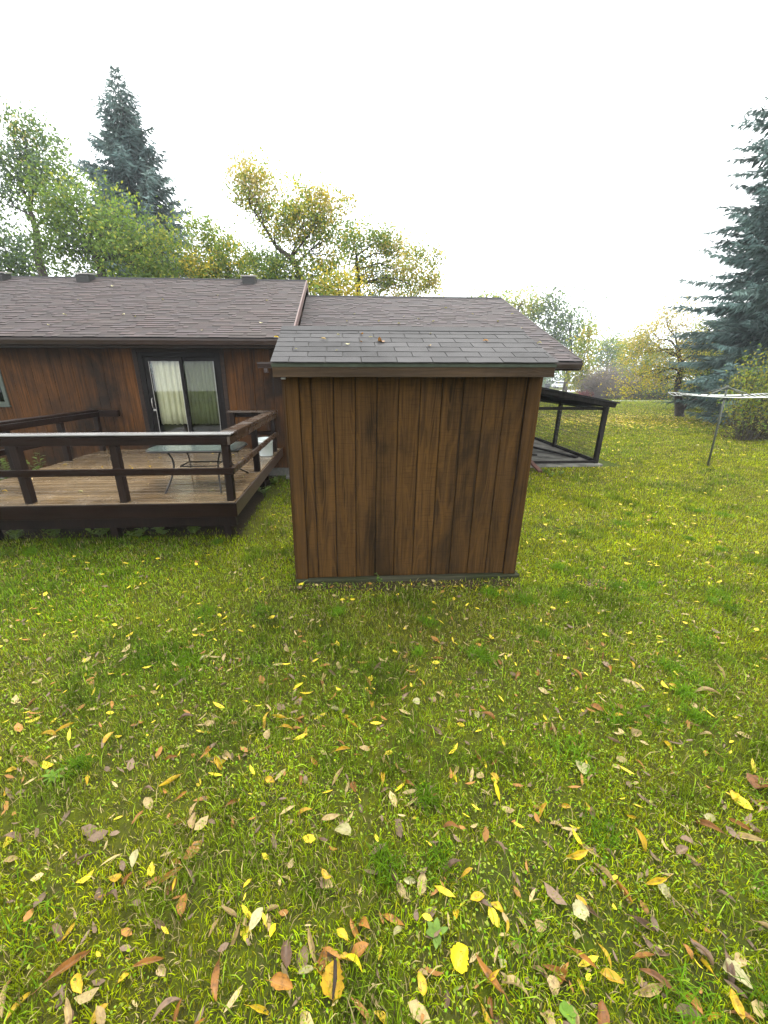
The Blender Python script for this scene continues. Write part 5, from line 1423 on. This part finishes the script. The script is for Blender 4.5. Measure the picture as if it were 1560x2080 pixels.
# leaves on the shed roof
def on_shed(px, py):
    v = _ray(px, py); t = (ze_s - pit*ey_s - CAMH)/(v.z - pit*v.y); p = Vector((0, 0, CAMH)) + v*t
    return p + Vector((0, -0.02, 0.014))
for (px, py, shp, c_, size, lab) in ((773, 695, 'broad', 'orange brown', 0.085, 'rusty orange leaf on the shed roof, the largest one there'), (735, 681, 'narrow', 'orange brown', 0.09, 'orange brown leaf high on the shed roof'),
    (688, 683, 'narrow', 'pale cream', 0.06, 'pale sliver of leaf high on the shed roof left of centre'), (657, 691, 'oval', 'tan', 0.06, 'tan curled leaf left on the shed roof'), (707, 701, 'oval', 'pale cream', 0.05, 'pale oval leaf in the middle of the shed roof'),
    (752, 688, 'narrow', 'pale cream', 0.045, 'white leaf bit beside the rusty orange roof leaf'), (733, 697, 'narrow', 'orange brown', 0.045, 'small orange leaf left of the rusty orange roof leaf'), (602, 712, 'narrow', 'pale cream', 0.04, 'white leaf bit at the left on the shed roof'),
    (684, 715, 'narrow', 'pale cream', 0.04, 'white leaf bit low on the shed roof'), (872, 705, 'oval', 'tan', 0.05, 'tan leaf right of centre on the shed roof'), (985, 695, 'oval', 'orange brown', 0.06, 'orange leaf at the right on the shed roof'),
    (1093, 700, 'narrow', 'pale cream', 0.07, 'pale leaf at the right end of the shed roof'), (874, 680, 'oval', 'pale cream', 0.035, 'tiny pale leaf high on the shed roof near the middle'), (562, 688, 'narrow', 'yellow', 0.06, 'yellow leaf on the left roof edge of the shed')):
    o = put_leaf(on_shed(px, py), shp, c_, size, random.uniform(0, 6.28), 0.15, lab, 'leaves on the shed roof')
    o.rotation_euler.x += ang
def on_house(px, py, ze):
    v = _ray(px, py); t = (ze - PIT*EY - CAMH)/(v.z - PIT*v.y); return Vector((0, 0, CAMH)) + v*t + Vector((0, -0.01, 0.03))
for (px, py) in ((230, 583), (160, 612), (133, 642), (252, 641), (275, 646), (543, 613), (410, 674), (443, 602), (532, 658), (100, 663), (330, 610)):
    o = put_leaf(on_house(px, py, ZE_H), 'oval', 'pale cream', 0.10, random.uniform(0, 6.28), 0.2, 'small pale leaf stuck on the main house roof', 'pale leaves on the main house roof'); o.rotation_euler.x += math.atan(PIT)
for (px, py) in ((770, 655), (810, 660), (820, 645), (905, 628), (1010, 655), (880, 655), (720, 640), (850, 650), (960, 640), (705, 655), (1060, 668), (1040, 640)):
    o = put_leaf(on_house(px, py, ZE_G), 'oval', 'pale cream', 0.09, random.uniform(0, 6.28), 0.2, 'small pale leaf stuck on the lower wing roof', 'pale leaves on the lower wing roof'); o.rotation_euler.x += math.atan(PIT)
for i in range(34):
    p = Vector((random.uniform(-4.9, -1.5), random.uniform(4.9, 8.2), KZ + 0.010))
    put_leaf(p, random.choice(['narrow', 'narrow', 'oval']), random.choice(['tan', 'yellow', 'pale cream']), random.uniform(.06, .10), random.uniform(0, 6.28), 0.08, 'small pale yellow leaf lying on the wet deck boards', 'leaves on the deck')
# a dark stick over the dull yellow leaf
a_, b_ = ground(681, 1950, 0.06), ground(676, 2030, 0.05)
tag(MB().tube([a_, a_.lerp(b_, .5) + Vector((0.004, 0, .006)), b_], [0.006, 0.0075, 0.003], 6).build('stick', plain('dark_twig', (0.020, 0.014, 0.010), 0.8, 0.2)), 'dark curved stick lying across the dull yellow broad leaf', 'stick')

# ------------------------------------------------------------------ haze
hz = MB().box(-400, 400, -80, 780, -1.0, 62.0).build('haze', None)
hm = bpy.data.materials.new('thin_rain_haze'); hm.use_nodes = True
hn = hm.node_tree; hn.nodes.clear()
ho = hn.nodes.new('ShaderNodeOutputMaterial'); hv = hn.nodes.new('ShaderNodeVolumePrincipled')
hv.inputs['Color'].default_value = (0.90, 0.95, 1.0, 1)
hv.inputs['Density'].default_value = 0.0009
hn.links.new(hv.outputs[0], ho.inputs['Volume'])
hz.data.materials.append(hm)
tag(hz, 'thin pale rain haze over the whole garden', 'haze', kind='stuff')
